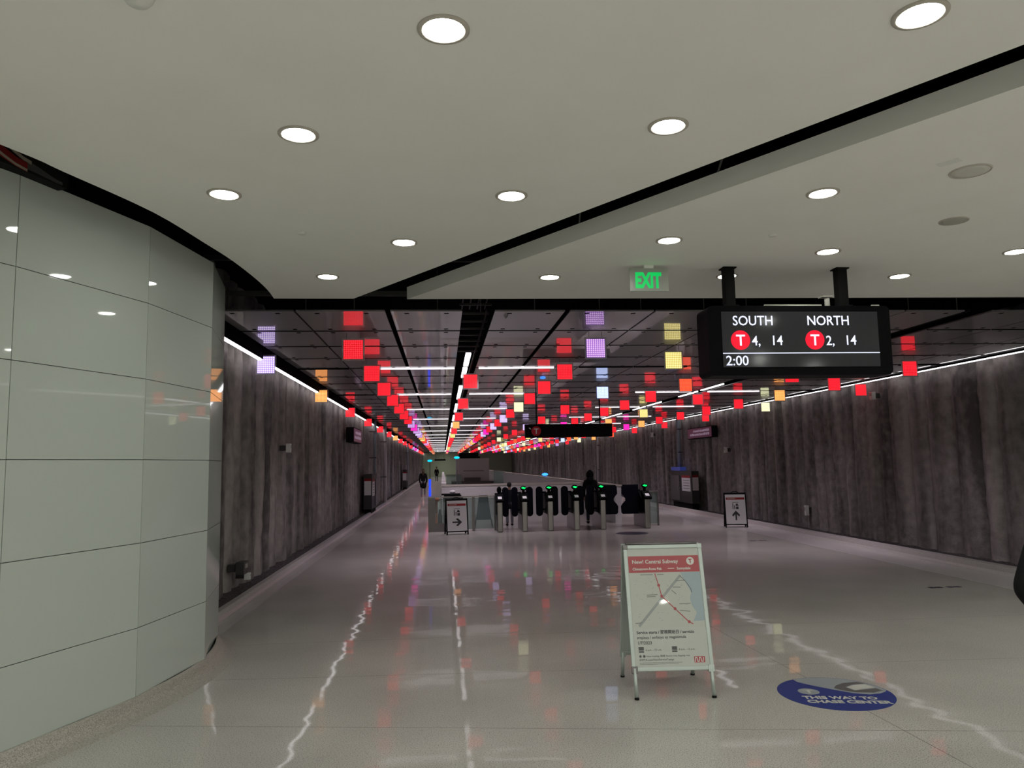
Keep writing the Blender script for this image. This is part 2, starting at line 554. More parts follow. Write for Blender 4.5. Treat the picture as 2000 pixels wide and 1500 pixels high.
def text(body, size, m, parent, loc, name='lettering', align='LEFT', rot=(0, 0, 0), shear=0.0, bold=0.0, sx=1.0, depth=0.0008, sub=None):
    cu = bpy.data.curves.new(name, 'FONT')
    cu.body = body
    cu.size = size
    cu.align_x = align
    cu.shear = shear
    cu.offset = bold
    cu.extrude = depth
    cu.resolution_u = 3
    t = bpy.data.objects.new(name, cu)
    COL.objects.link(t)
    dg = bpy.context.evaluated_depsgraph_get()
    me = bpy.data.meshes.new_from_object(t.evaluated_get(dg))
    bpy.data.objects.remove(t)
    me.materials.clear()
    me.materials.append(m)
    o = bpy.data.objects.new(name, me)
    o.location = loc
    o.rotation_euler = rot
    o.scale = (sx, 1, 1)
    return link(o, parent)

def copy_tree(o, parent=None):
    c = o.copy()
    COL.objects.link(c)
    if parent:
        c.parent = parent
    for ch in list(o.children):
        copy_tree(ch, c)
    return c

def circle(cx, cy, r, n=24, a0=0.0, a1=2 * math.pi):
    full = abs(a1 - a0 - 2 * math.pi) < 1e-6
    return [(cx + r * math.cos(a0 + (a1 - a0) * k / (n if full else n - 1)), cy + r * math.sin(a0 + (a1 - a0) * k / (n if full else n - 1))) for k in range(n)]

def rrect(x0, x1, y0, y1, r, n=5):
    p = []
    for (cx, cy, a) in ((x1 - r, y0 + r, -90), (x1 - r, y1 - r, 0), (x0 + r, y1 - r, 90), (x0 + r, y0 + r, 180)):
        for k in range(n):
            t = R(a + 90 * k / (n - 1))
            p.append((cx + r * math.cos(t), cy + r * math.sin(t)))
    return p

ORD = ['nearest', 'second', 'third', 'fourth', 'fifth', 'sixth', 'seventh', 'eighth', 'ninth', 'tenth', 'eleventh', 'twelfth']

# ------------------------------------------------------------------ key dimensions (metres; x right, y along the hall, z up)
ZC = 3.8                 # near ceiling and mirror ceiling
Y_NEAR, Y_HALL, Y_END = 8.85, 9.55, 122.0
XWL, XWR = -3.10, 10.95  # concrete walls of the hall
SLOT_L = [(-1.024, 8.83), (2.788, 3.199)]
SLOT_R = [(-0.404, 8.85), (3.096, 3.578)]

# ------------------------------------------------------------------ floor
m = MB()
m.bx(-9, 9.0, -9, Y_END + 1, -0.2, 0.0)
struct(m.build('floor', M['terrazzo']))

# pale border strips and coved kerbs along the hall walls, gravel gutters behind them
def strip(name, prof, y0, y1, mt, n=1):
    m = MB()
    for i in range(len(prof) - 1):
        (xa, za), (xb, zb) = prof[i], prof[i + 1]
        m.face([(xa, y0, za), (xb, y0, zb), (xb, y1, zb), (xa, y1, za)])
    return struct(m.build(name, mt, normals=True))
strip('trim_1', [(-2.50, 0.001), (-2.50, 0.003), (-2.67, 0.003), (-2.67, 0.001)], 9.0, Y_END, M['border'])
strip('trim_2', [(7.76, 0.001), (7.76, 0.003), (8.51, 0.003), (8.51, 0.001)], 8.0, Y_END, M['border'])
strip('baseboard_left', [(-2.66, 0.002), (-2.70, 0.012), (-2.735, 0.04), (-2.755, 0.10), (-2.83, 0.105), (-2.83, 0.0)], 9.0, Y_END, M['covehall'])
strip('baseboard_right', [(8.50, 0.002), (8.58, 0.012), (8.64, 0.04), (8.68, 0.12), (8.80, 0.125), (8.80, -0.35)], -8.0, Y_END, M['covehall'])
def gutter(name, x0, x1, z):
    m = MB()
    y = 8.5 if x0 < 0 else 4.0
    prev = None
    while y < Y_END:
        st = 0.12 if y < 30 else 1.5
        row = []
        for k in range(7):
            x = x0 + (x1 - x0) * k / 6
            row.append(m.bm.verts.new((x, y, z + (noise.noise((x * 9, y * 9, 0)) * 0.02))))
        if prev:
            for k in range(6):
                m.bm.faces.new((prev[k], prev[k + 1], row[k + 1], row[k])).smooth = True
        prev = row
        y += st
    return struct(m.build(name, M['gravel']))
gutter('floor_gutter_left', -2.82, -3.2, 0.05)
gutter('floor_gutter_right', 8.79, XWR + 0.1, -0.25)

# ------------------------------------------------------------------ concrete secant-pile walls of the hall
def pile_wall(name, xw, sgn, y0, y1, z0, z1, width, depth, seed):
    rnd = random.Random(seed)
    m = MB()
    edges = [y0]
    while edges[-1] < y1:
        edges.append(edges[-1] + width * rnd.uniform(0.75, 1.3))
    offs = [rnd.uniform(-0.03, 0.03) for _ in edges]
    ys = []
    for i in range(len(edges) - 1):
        n = 10 if edges[i] < 45 else 4
        for k in range(n):
            ys.append((edges[i] + (edges[i + 1] - edges[i]) * k / n, i, k / n))
    zs = [z0 + (z1 - z0) * k / 26 for k in range(27)]
    prev = None
    for (y, i, t) in ys:
        row = []
        for z in zs:
            bulge = depth * math.sqrt(max(0.0, 1 - (2 * t - 1) ** 2)) ** 0.8 + offs[i]
            nz = noise.noise((y * 1.7, z * 0.9, seed)) * 0.04 + noise.noise((y * 6.0, z * 4.0, seed + 5)) * 0.022
            row.append(m.bm.verts.new((xw + sgn * (bulge + nz), y, z)))
        if prev:
            for k in range(len(zs) - 1):
                m.bm.faces.new((prev[k], prev[k + 1], row[k + 1], row[k])).smooth = True
        prev = row
    return struct(m.build(name, M['concrete']))
pile_wall('wall_left', XWL - 0.18, 1, 8.4, Y_END, -0.05, 4.7, 0.62, 0.15, 3)
pile_wall('wall_right', XWR + 0.18, -1, 4.0, Y_END, -0.4, 4.7, 0.66, 0.17, 11)

m = MB()
m.bx(XWL - 0.3, XWR + 0.3, Y_END, Y_END + 0.3, 0, 4.7)
struct(m.build('wall_far', M['endwall']))
m = MB()
m.bx(-9, 11.3, -8.3, -8.0, 0, 4.7)
struct(m.build('wall_back', M['white']))
m = MB()
m.bx(9.0, 9.2, -8.0, 6.6, 0.0, 4.7)
struct(m.build('wall_near_right', M['white']))

# ------------------------------------------------------------------ curved wall of back-painted glass panels on the left
PATH = [(-8.6, -3.5), (-6.6, -0.9), (-5.0, 1.2), (-3.72, 3.2), (-2.786, 5.151), (-2.372, 6.295), (-2.197, 7.414), (-2.385, 8.50), (-2.80, 9.02), (-3.35, 9.2)]
COURSES = [0.115, 0.634, 1.283, 1.935, 2.58, 3.20, 3.84]
def wall_panels():
    m = MB()
    for i in range(len(PATH) - 1):
        a, b = Vector(PATH[i]), Vector(PATH[i + 1])
        d = (b - a).normalized()
        nrm = Vector((d.y, -d.x))
        g = 0.0028
        for k in range(len(COURSES) - 1):
            z0, z1 = COURSES[k] + g, COURSES[k + 1] - g
            p, q = a + d * g, b - d * g
            r0, r1 = p - nrm * 0.016, q - nrm * 0.016
            A = [(p.x, p.y, z0), (q.x, q.y, z0), (q.x, q.y, z1), (p.x, p.y, z1)]
            B = [(r0.x, r0.y, z0), (r1.x, r1.y, z0), (r1.x, r1.y, z1), (r0.x, r0.y, z1)]
            m.face(A)
            for e in range(4):
                m.face([A[e], B[e], B[(e + 1) % 4], A[(e + 1) % 4]])
        p, q = a - nrm * 0.02, b - nrm * 0.02
        m.face([(p.x, p.y, 0.0), (q.x, q.y, 0.0), (q.x, q.y, 3.84), (p.x, p.y, 3.84)], 1)
        p2, q2 = a - nrm * 0.25, b - nrm * 0.25
        m.face([(p2.x, p2.y, 0.0), (q2.x, q2.y, 0.0), (q2.x, q2.y, 4.7), (p2.x, p2.y, 4.7)], 2)
        m.face([(p.x, p.y, 3.84), (q.x, q.y, 3.84), (q2.x, q2.y, 3.84), (p2.x, p2.y, 3.84)], 2)
    return struct(m.build('wall_near_left', [M['glasspanel'], M['joint'], M['plenum']]))
wall_panels()
# coved terrazzo base of the curved wall (smooth sweep)
def catmull(pts, n=6):
    P = [Vector(p) for p in pts]
    out = []
    for i in range(len(P) - 1):
        p0, p1, p2, p3 = P[max(i - 1, 0)], P[i], P[i + 1], P[min(i + 2, len(P) - 1)]
        for k in range(n):
            t = k / n
            out.append(0.5 * ((2 * p1) + (p2 - p0) * t + (2 * p0 - 5 * p1 + 4 * p2 - p3) * t * t + (3 * p1 - p0 - 3 * p2 + p3) * t ** 3))
    out.append(P[-1])
    return out
def base_cove():
    m = MB()
    pts = catmull(PATH, 6)
    prof = [(-0.02, 0.118), (0.012, 0.112), (0.02, 0.075), (0.05, 0.032), (0.10, 0.010), (0.16, 0.003), (0.165, 0.0)]
    prev = None
    for i, p in enumerate(pts):
        d = (pts[min(i + 1, len(pts) - 1)] - pts[max(i - 1, 0)]).normalized()
        nrm = Vector((d.y, -d.x))
        row = [m.bm.verts.new((p.x + nrm.x * o, p.y + nrm.y * o, z)) for o, z in prof]
        if prev:
            for k in range(len(prof) - 1):
                m.bm.faces.new((prev[k], prev[k + 1], row[k + 1], row[k])).smooth = True
        prev = row
    return struct(m.build('baseboard_near_left', M['cove']))
base_cove()

# ------------------------------------------------------------------ near ceiling: two white slabs with a black slot between them
def line_at(seg, y):
    (x0, y0), (x1, y1) = seg
    return x0 + (x1 - x0) * (y - y0) / (y1 - y0)
CURVE = [(-8.0, -4.0), (-6.2, -1.2), (-4.75, 0.9), (-3.45, 2.9), (-2.614, 4.602), (-2.45, 5.025), (-2.175, 5.817), (-2.039, 6.62), (-1.957, 7.202), (-1.911, 7.898), (-1.905, 8.40), (-1.929, 8.83)]
def ceilings():
    cv = [(p.x, p.y) for p in catmull(CURVE, 4)]
    poly = [(-8.6, -8.0)] + cv + [SLOT_L[0], (line_at(SLOT_L, -8.0), -8.0)]
    m = MB()
    m.prism(poly, ZC, ZC + 0.14)
    struct(m.build('ceiling', M['ceiling']))
    poly = [SLOT_R[0], (11.0, 8.60), (11.0, -8.0), (line_at(SLOT_R, -8.0), -8.0)]
    m = MB()
    m.prism(poly, ZC, ZC + 0.145)
    struct(m.build('ceiling_right', M['ceiling']))
    m = MB()
    m.bx(-9, 11.3, -8.3, Y_END + 0.3, 4.7, 4.8)
    struct(m.build('ceiling_plenum', M['plenum']))
    # dark rail across the gap between near ceiling and mirror ceiling
    m = MB()
    m.bx(-3.0, 11.0, 9.46, 9.52, 3.98, 4.04)
    m.bx(-3.0, 11.0, 9.0, 9.04, 4.3, 4.36)
    struct(m.build('trim_3', M['rod']))
ceilings()

# thin hanger wires seen in the gap
for i, x in enumerate([-1.7, -1.1, -0.05, 0.5, 1.2, 2.05, 2.6, 3.45, 4.03, 5.3, 6.3, 7.0, 8.0]):
    m = MB()
    m.tube([(0, 0, -0.90), (0, 0, 0)], 0.006, 6)
    tag(m.build('hanger_wire', M['rod'], loc=(x, 9.575, 4.70)), 'thin grey hanger wire holding the front edge of the mirrored ceiling', 'wire', 'hanger wires at the front of the mirrored ceiling')
# two pale straps across the black slot
for (p, q, w) in (((1.86, 4.56), (2.04, 5.18), 'nearer'), ((1.10, 5.67), (1.22, 6.42), 'farther')):
    m = MB()
    m.tube([(p[0] - .05, p[1] - .2, 3.95), ((p[0] + q[0]) / 2, (p[1] + q[1]) / 2, 3.96), (q[0] + .03, q[1] + .2, 3.945)], 0.008, 6)
    tag(m.build('ceiling_strap', M['rod']), '%s of the two thin grey straps crossing the black ceiling slot' % w, 'strap', 'straps in the ceiling slot')

# ------------------------------------------------------------------ mirrored hall ceiling
XS = [-2.85] + [0.473 + 1.155 * k for k in (-2, -1)] + [0.264, 0.683] + [0.473 + 1.155 * k for k in (1, 2, 3, 4, 5)] + [7.10, 7.50] + [8.56, 9.71, 10.85]
def mirror_ceiling():
    m = MB()
    cols = []
    for a, b in zip(XS[:-1], XS[1:]):
        if b - a < 0.45:
            continue                 # open light channels
        thick = lambda x: 0.0 if x in (0.264, 0.683, 7.10, 7.50, -2.85, 10.85) else (0.035 if abs(x - 0.473) < 1.3 else 0.014)
        cols.append((a + thick(a), b - thick(b)))
    y = Y_HALL
    j = 0
    while y < Y_END - 1:
        y2 = y + 1.425
        lit = (j % 4 == 0) or (j % 4 == 3)
        g0 = 0.05 if j % 4 == 0 and j else 0.012
        g1 = 0.05 if j % 4 == 3 else 0.012
        for a, b in cols:
            m.bx(a, b, y + g0, y2 - g1, ZC, ZC + 0.02)
            if j:                        # folded dark lip along the cross joint
                m.bx(a, b, y - 0.006, y + 0.006, ZC - 0.008, ZC + 0.01, 1)
            if j % 4 == 0 and j:         # unlit stretches of the light channel are closed by a black cover
                if b < -1.2 or a > 9.0 or (a > 2.2 and b < 5.5):
                    m.bx(a, b, y - 0.03, y + 0.03, ZC - 0.018, ZC + 0.01, 1)
            if y < 34:
                for (fx, fy) in ((0.22, 0.1), (0.22, 0.9), (0.78, 0.1), (0.78, 0.9)):
                    cx, cy_ = a + (b - a) * fx, y + 1.425 * fy
                    m.face([(cx - 0.035, cy_ - 0.03, ZC - 0.001), (cx + 0.025, cy_ - 0.045, ZC - 0.001), (cx + 0.035, cy_ + 0.03, ZC - 0.001), (cx - 0.025, cy_ + 0.045, ZC - 0.001)], 1)
        y = y2
        j += 1
    struct(m.build('ceiling_hall', [M['mirror'], M['plenum']]))
mirror_ceiling()

# grating bars dimly seen up inside the central channel
m = MB()
for k in range(9):
    m.bx(0.25, 0.70, 9.75 + k * 0.62, 9.78 + k * 0.62, 4.05, 4.08)
for k in range(4):
    m.bx(0.29 + k * 0.11, 0.305 + k * 0.11, 9.6, 10.9, 4.1, 4.13)
struct(m.build('trim_4', M['rod']))

for nm, x, z in (('trim_7', -2.95, 3.645), ('trim_8', 10.775, 3.766)):     # black fascia above the wall light lines
    m = MB()
    m.bx(x - 0.006, x + 0.006, Y_HALL - 0.5, Y_END, z, 4.0)
    struct(m.build(nm, M['plenum']))
for nm, x in (('trim_5', 0.58), ('trim_6', 7.16)):      # slim rails inside the channels that carry LED panels
    m = MB()
    m.bx(x - 0.012, x + 0.012, Y_HALL, Y_END, 3.80, 3.83)
    struct(m.build(nm, M['matblack']))

# ------------------------------------------------------------------ linear lights
STRIP_LAMPS = {}
def bar_light(name, loc, dims, label, cat, group, hang):
    t = thing(name, loc, label, cat, group=group)
    m = MB()
    m.box((0, 0, 0), dims, bev=0.003)
    m.bm.normal_update()
    for f in m.bm.faces:
        f.material_index = 0 if f.normal.z < -0.9 else 1
    m.build('diffuser', [M['rightline'] if name == 'wall_light' and loc[0] > 0 else M['wallline'] if name == 'wall_light' else M['line'], M['lampside'] if name != 'strip_light' else M['lineside']], t)
    if name == 'strip_light':
        ld = STRIP_LAMPS.setdefault(round(dims[0], 2), None)
        if ld is None:
            ld = bpy.data.lights.new('louvred_lamp', 'AREA')
            ld.shape = 'RECTANGLE'
            ld.size, ld.size_y = dims[0], dims[1]
            ld.energy = STRIP_W
            ld.color = (1.0, 0.85, 0.965)
            ld.spread = R(115)
            STRIP_LAMPS[round(dims[0], 2)] = ld
        lo = bpy.data.objects.new('louvred_lamp', ld)
        lo.location = (0, 0, -dims[2] / 2 - 0.003)
        link(lo, t)
    m = MB()
    m.box((0, 0, dims[2] / 2 + 0.02), (dims[0] * 0.9, dims[1] * 0.9, 0.04))
    if hang > 0.05:
        ax = (dims[0] * 0.35, 0) if dims[0] > dims[1] else (0, dims[1] * 0.35)
        for s in (-1, 1):
            m.tube([(ax[0] * s, ax[1] * s, dims[2] / 2 + 0.03), (ax[0] * s, ax[1] * s, hang)], 0.008, 6)
    m.build('housing', M['matblack'], t)
    return t
CROSS_Y = [15.25 + 5.7 * k for k in range(18)]
for i, y in enumerate(CROSS_Y):
    o_ = ORD[i] if i < 8 else None
    for (x0, x1, d) in ((-1.24, 0.25, 'left of the central channel'), (0.74, 2.28, 'right of the central channel'), (5.44, 7.06, 'left of the right-hand channel'), (7.54, 9.07, 'right of the right-hand channel')):
        lab = ('%s white crosswise strip light in the mirrored ceiling, %s' % (o_, d)) if o_ else 'small far white crosswise strip light %s' % d
        bar_light('strip_light', ((x0 + x1) / 2, y, ZC - 0.001), (x1 - x0, 0.055, 0.048), lab, 'ceiling light', 'crosswise strip lights in the mirrored ceiling', 0.0)
    for (x, d) in ((0.473, 'central'), (7.30, 'right-hand')):
        for s, w in ((-1, 'before'), (1, 'after')):
            if d == 'right-hand' and i == 0:
                continue
            if i == 0 and s == -1:
                yy = 14.25
            else:
                yy = y + s * 1.02
            lab = ('white lengthwise lamp in the %s ceiling channel, just %s the %s crosswise light' % (d, w, o_)) if o_ else 'small far white lengthwise lamp in the %s ceiling channel' % d
            bar_light('channel_lamp', (x, yy, ZC + 0.02), (0.095 if d == 'central' else 0.085, 1.62, 0.04), lab, 'ceiling light', 'lengthwise lamps in the ceiling channels', 0.0)
for i in range(20):
    y = 10.05 + 5.7 * i
    lab = ('%s segment of the continuous white light line above the left concrete wall' % ORD[i]) if i < 8 else 'far segment of the continuous white light line above the left concrete wall'
    bar_light('wall_light', (-3.0, y + 2.84, 3.65), (0.05, 5.68, 0.045), lab, 'wall light', 'white light line above the left wall', 0.0)
    y = 5.4 + 5.7 * i
    lab = ('%s segment of the white light line above the right concrete wall' % ORD[i]) if i < 8 else 'far segment of the white light line above the right concrete wall'
    bar_light('wall_light', (10.82, y + 2.82, 3.765), (0.06, 5.60, 0.03), lab, 'wall light', 'white light line above the right wall', 0.0)

# ------------------------------------------------------------------ hanging LED panels
def led_proto(colour):
    t = bpy.data.objects.new('led_panel', None)
    t.empty_display_size = 0.1
    m = MB()
    m.box((0, 0, 0), (0.28, 0.018, 0.28))
    m.build('led_board', LED[colour], t)
    m = MB()
    for s in (-1, 1):
        m.bx(-0.165, 0.165, -0.008, 0.008, s * 0.1535 - 0.0125, s * 0.1535 + 0.0125)
        m.bx(s * 0.1535 - 0.0125, s * 0.1535 + 0.0125, -0.008, 0.008, -0.14, 0.14)
    m.build('clear_border', M['acrylic'], t)
    m = MB()
    for s in (-1, 1):
        m.tube([(s * 0.1, 0, 0.16), (s * 0.1, 0, 0.255)], 0.003, 5)
    m.build('hanger', M['rod'], t)
    return t
PROTO, FARM = {}, {}
for c in LED:
    PROTO[c] = led_proto(c)
    m = MB()
    m.box((0, 0, 0), (0.28, 0.018, 0.28), 0)
    for s in (-1, 1):
        m.bx(-0.165, 0.165, -0.008, 0.008, s * 0.1535 - 0.0125, s * 0.1535 + 0.0125, 1)
        m.bx(s * 0.1535 - 0.0125, s * 0.1535 + 0.0125, -0.008, 0.008, -0.14, 0.14, 1)
    m.bx(-0.004, 0.004, -0.004, 0.004, 0.15, 0.255, 1)
    fo = m.build('led_panel', [LED[c], M['acrylic']])
    FARM[c] = fo.data
    bpy.data.objects.remove(fo)
r, o, y_, c_, v, w, b_, g_, p = 'red', 'orange', 'yellow', 'cream', 'lavender', 'violet-white', 'bluish white', 'magenta', 'orange-red'
ROWS = [
    (-2.90, 12.75, 5.75, 'row beside the left concrete wall', [w, o, r, r, r, r, o, r, r, r, r]),
    (-1.29, 11.13, 2.93, 'second row from the left wall', [r, r, r, r, r, r, r, v, g_, v, w, v, o, y_, p, r, w, g_, p]),
    (0.58, 15.53, 5.75, 'row under the central light channel', [r, r, r, o, r, y_, r, r, r, r, y_, y_]),
    (2.30, 11.10, 2.92, 'row just right of the central channel', [v, r, r, r, c_, r, w, r, w, r, g_, w, r, r, r, g_, y_, o, w]),
    (3.93, 12.50, 5.80, 'fifth row from the left wall', [y_, b_, r, r, w, r, r, c_, r]),
    (5.50, 13.75, 2.92, 'sixth row from the left wall', [r, p, r, r, r, r, r, g_, r, c_, r, r, y_, r, r]),
    (7.16, 14.90, 5.80, 'row under the right-hand light channel', [r, r, y_, o, r, c_, r, y_, r]),
    (9.08, 13.90, 2.88, 'second row from the right wall', [r, r, o, r, r, r, r, o, g_, r, r, c_, r, o, p, b_]),
    (10.60, 18.30, 5.75, 'row beside the right concrete wall', [r, c_, r, r, r, p, o, c_, r]),
]
rnd = random.Random(23)
for (x, y0, st, desc, cols) in ROWS:
    y, i = y0, 0
    while y < 112:
        if i < len(cols):
            c = cols[i]
        else:
            c = rnd.choices([r, p, o, y_, c_, w, v, g_, b_], [52, 10, 9, 7, 8, 6, 4, 5, 2])[0]
        if x == 5.50 and i == 0:
            pass
        if y < 46 and i < 12:
            t = PROTO[c].copy()
            COL.objects.link(t)
            for ch in PROTO[c].children:
                k = ch.copy()
                COL.objects.link(k)
                k.parent = t
            lab = '%s LED panel, %s in the %s' % (c, ORD[i] if i else 'nearest', desc)
        else:
            t = bpy.data.objects.new('led_panel', FARM[c])
            COL.objects.link(t)
            lab = 'tiny far %s LED panel in the %s' % (c, desc)
        t.location = (x, y, 3.55)
        tag(t, lab, 'light panel', 'hanging LED panels under the mirrored ceiling')
        y += st
        i += 1
for c in PROTO:
    for ch in list(PROTO[c].children):
        bpy.data.objects.remove(ch)
    bpy.data.objects.remove(PROTO[c])

# ------------------------------------------------------------------ recessed downlights of the near ceiling
def make_downlight():
    t = bpy.data.objects.new('downlight', None)
    COL.objects.link(t)
    m = MB()
    m.lathe([(0.094, 0.0), (0.118, 0.0), (0.118, -0.006), (0.100, -0.010), (0.092, -0.006), (0.092, 0.0)], n=40)
    m.build('trim_ring', M['rim'], t)
    m = MB()
    m.lathe([(0.0, -0.004), (0.092, -0.004), (0.092, 0.0)], n=40)
    m.build('lens', M['downlight'], t)
    return t
DL = [
    (0.020, 3.237, 'large bright round downlight in the left ceiling, top of the picture'),
    (2.127, 2.994, 'large tilted-looking downlight between black slot and top right corner'),
    (-0.829, 4.372, 'round downlight in the left ceiling, second in the row along the curved edge'),
    (1.331, 4.153, 'round downlight just left of the black slot, below the top right one'),
    (-1.536, 5.395, 'round downlight nearest the curved edge above the glass wall'),
    (0.517, 5.345, 'round downlight left of the slot, midway along the left ceiling'),
    (-0.323, 6.540, 'round downlight of the left ceiling, second nearest the mirrored hall'),
    (-1.164, 7.777, 'round downlight at the far corner of the left ceiling beside the dark gap'),
    (2.819, 5.199, 'round downlight right of the slot, nearest the two speakers'),
    (2.021, 6.410, 'round downlight of the right ceiling straight above the exit sign'),
    (3.661, 6.726, 'round downlight above the right hanger of the departure display'),
    (1.141, 7.760, 'round downlight at far left of the right ceiling, left of the exit sign'),
    (4.959, 7.649, 'round downlight right of the departure display near the dark gap'),
    (5.537, 6.677, 'round downlight cut by the right edge of the picture'),
    (3.039, 7.683, 'round downlight half hidden behind the left hanger of the departure display'),
]
DL_FILL = [(-1.6, 2.2), (0.8, 1.0), (3.0, 1.2), (-3.6, 0.2), (-1.2, -1.0), (1.6, -2.6), (4.6, 4.2), (5.2, 1.9), (6.6, 5.4), (7.6, 7.6), (7.4, 3.0), (-3.2, -3.4), (4.6, -1.4), (-5.2, -2.6), (0.2, -5.2), (8.2, 5.2), (-2.6, 0.6), (0.0, -2.6), (2.9, -0.3), (3.4, -3.6), (6.2, 0.2), (6.6, -3.2), (7.9, -1.0), (1.4, -6.8), (4.8, -6.0), (7.8, -6.0), (-2.4, -5.4)]  # unseen lamps added to bounce more light onto the ceiling
d0 = make_downlight()
for i, (x, y, lab) in enumerate(DL):
    t = d0 if i == 0 else copy_tree(d0)
    t.location = (x, y, ZC)
    tag(t, lab, 'downlight', 'recessed downlights')
LENS2 = [ch for ch in d0.children if ch.name.startswith('lens')][0].data.copy()
LENS2.materials[0] = M['downlight_fill']
for (x, y) in DL_FILL:
    t = copy_tree(d0)
    t.location = (x, y, ZC)
    if y < 1.0 or x > 7.0:          # added lamps out of view are stronger here, for more ceiling bounce
        for ch in t.children:
            if ch.name.startswith('lens'):
                ch.data = LENS2
    tag(t, 'unseen round fill downlight added behind or beside the viewpoint', 'downlight', 'recessed downlights')

# speakers, sprinkler plates, detector, access panel
for (x, y, rr, mt, lab) in ((3.642, 4.738, 0.130, M['grille'], 'larger pale round speaker grille in the right ceiling'), (4.268, 5.791, 0.112, M['grilledark'], 'smaller darker round speaker grille behind the pale one')):
    t = thing('ceiling_speaker', (x, y, ZC), lab, 'speaker', group='ceiling speakers')
    m = MB()
    m.lathe([(0.0, -0.012), (rr * 0.6, -0.011), (rr * 0.93, -0.006), (rr * 0.94, 0.0)], n=36)
    m.build('grille', mt, t)
    m = MB()
    m.lathe([(rr * 0.93, 0), (rr * 0.93, -0.008), (rr, -0.008), (rr * 1.03, 0.0)], n=36)
    m.build('rim', M['rim'], t)
for (x, y, rr, h, lab) in ((-1.155, 6.299, 0.034, 0.012, 'small flat sprinkler cover on the left ceiling'), (2.895, 6.231, 0.034, 0.012, 'small flat sprinkler cover on the right ceiling above the display'), (4.0, 3.4, 0.04, 0.012, 'small flat sprinkler cover at the top right picture edge')):
    m = MB()
    m.lathe([(0, -h), (rr * 0.92, -h), (rr, -h * 0.7), (rr, 0)], n=24)
    tag(m.build('sprinkler_cover', M['white'], loc=(x, y, ZC)), lab, 'sprinkler', 'sprinkler covers')
m = MB()
m.lathe([(0, -0.035), (0.045, -0.035), (0.06, -0.015), (0.065, 0)], n=24)
tag(m.build('smoke_detector', M['white'], loc=(-1.237, 3.07, ZC)), 'white smoke detector on the ceiling at the top left picture edge', 'detector')
m = MB()
m.box((0, 0, -0.002), (0.14, 0.07, 0.004))
tag(m.build('access_plate', M['white'], loc=(3.39, 4.60, ZC), rot=(0, 0, R(-55))), 'faint small rectangular plate on the ceiling beside the larger speaker', 'plate')

# ------------------------------------------------------------------ dark banner box on top of the curved glass wall
def banner_box():
    a, b = Vector((-2.372 - 2 * 0.414, 6.295 - 2 * 1.144)), Vector((-2.372, 6.295))
    d = (b - a).normalized()
    n = Vector((d.y, -d.x))
    o = Vector((-2.63, 5.41))
    o = o - n * 0.0
    t = thing('ceiling_banner', (o.x, o.y, 3.82), 'dark box with red and white streaked face wedged above the glass wall', 'banner', rz=math.atan2(d.y, d.x))
    m = MB()
    m.bx(-0.85, 0.0, -0.03, 0.20, 0.0, 0.22)
    m.build('casing', M['matblack'], t)
    m = MB()
    P = lambda u, z: (u, -0.033, z)
    for (u0, u1, z0, z1, z2, z3, mi) in ((-0.85, -0.33, 0.155, 0.215, 0.02, 0.06, 0), (-0.85, -0.33, 0.125, 0.155, 0.004, 0.02, 1), (-0.85, -0.33, 0.10, 0.125, -0.0, 0.004, 0), (-0.70, -0.30, 0.185, 0.215, 0.06, 0.085, 1), (-0.33, -0.05, 0.02, 0.075, 0.01, 0.03, 2)):
        k = 6
        for i in range(k):
            f0, f1 = i / k, (i + 1) / k
            s0, s1 = f0 * f0 * (3 - 2 * f0), f1 * f1 * (3 - 2 * f1)
            q = [P(u0 + (u1 - u0) * f0, z0 + (z2 - z0) * s0), P(u0 + (u1 - u0) * f1, z0 + (z2 - z0) * s1), P(u0 + (u1 - u0) * f1, z1 + (z3 - z1) * s1), P(u0 + (u1 - u0) * f0, z1 + (z3 - z1) * s0)]
            m.face(q, mi)
    m.build('streaked_face', [M['bannerred'], M['bannerwhite'], M['bannergrey']], t)
banner_box()

# ------------------------------------------------------------------ EXIT sign
t = thing('exit_sign', (2.072, 7.283, ZC), 'pale hanging EXIT sign with green letters under the ceiling', 'exit sign')
m = MB()
m.bx(-0.055, 0.045, -0.03, 0.03, -0.03, 0.0, bev=0.004)
m.build('canopy', M['white'], t)
m = MB()
m.bx(-0.198, 0.198, -0.008, 0.008, -0.262, -0.028, bev=0.003)
f = m.build('face_panel', M['exitface'], t)
text('EXIT', 0.208, M['exitgreen'], f, (-0.012, -0.010, -0.222), align='CENTER', rot=(R(90), 0, 0), bold=0.010, sx=0.62)

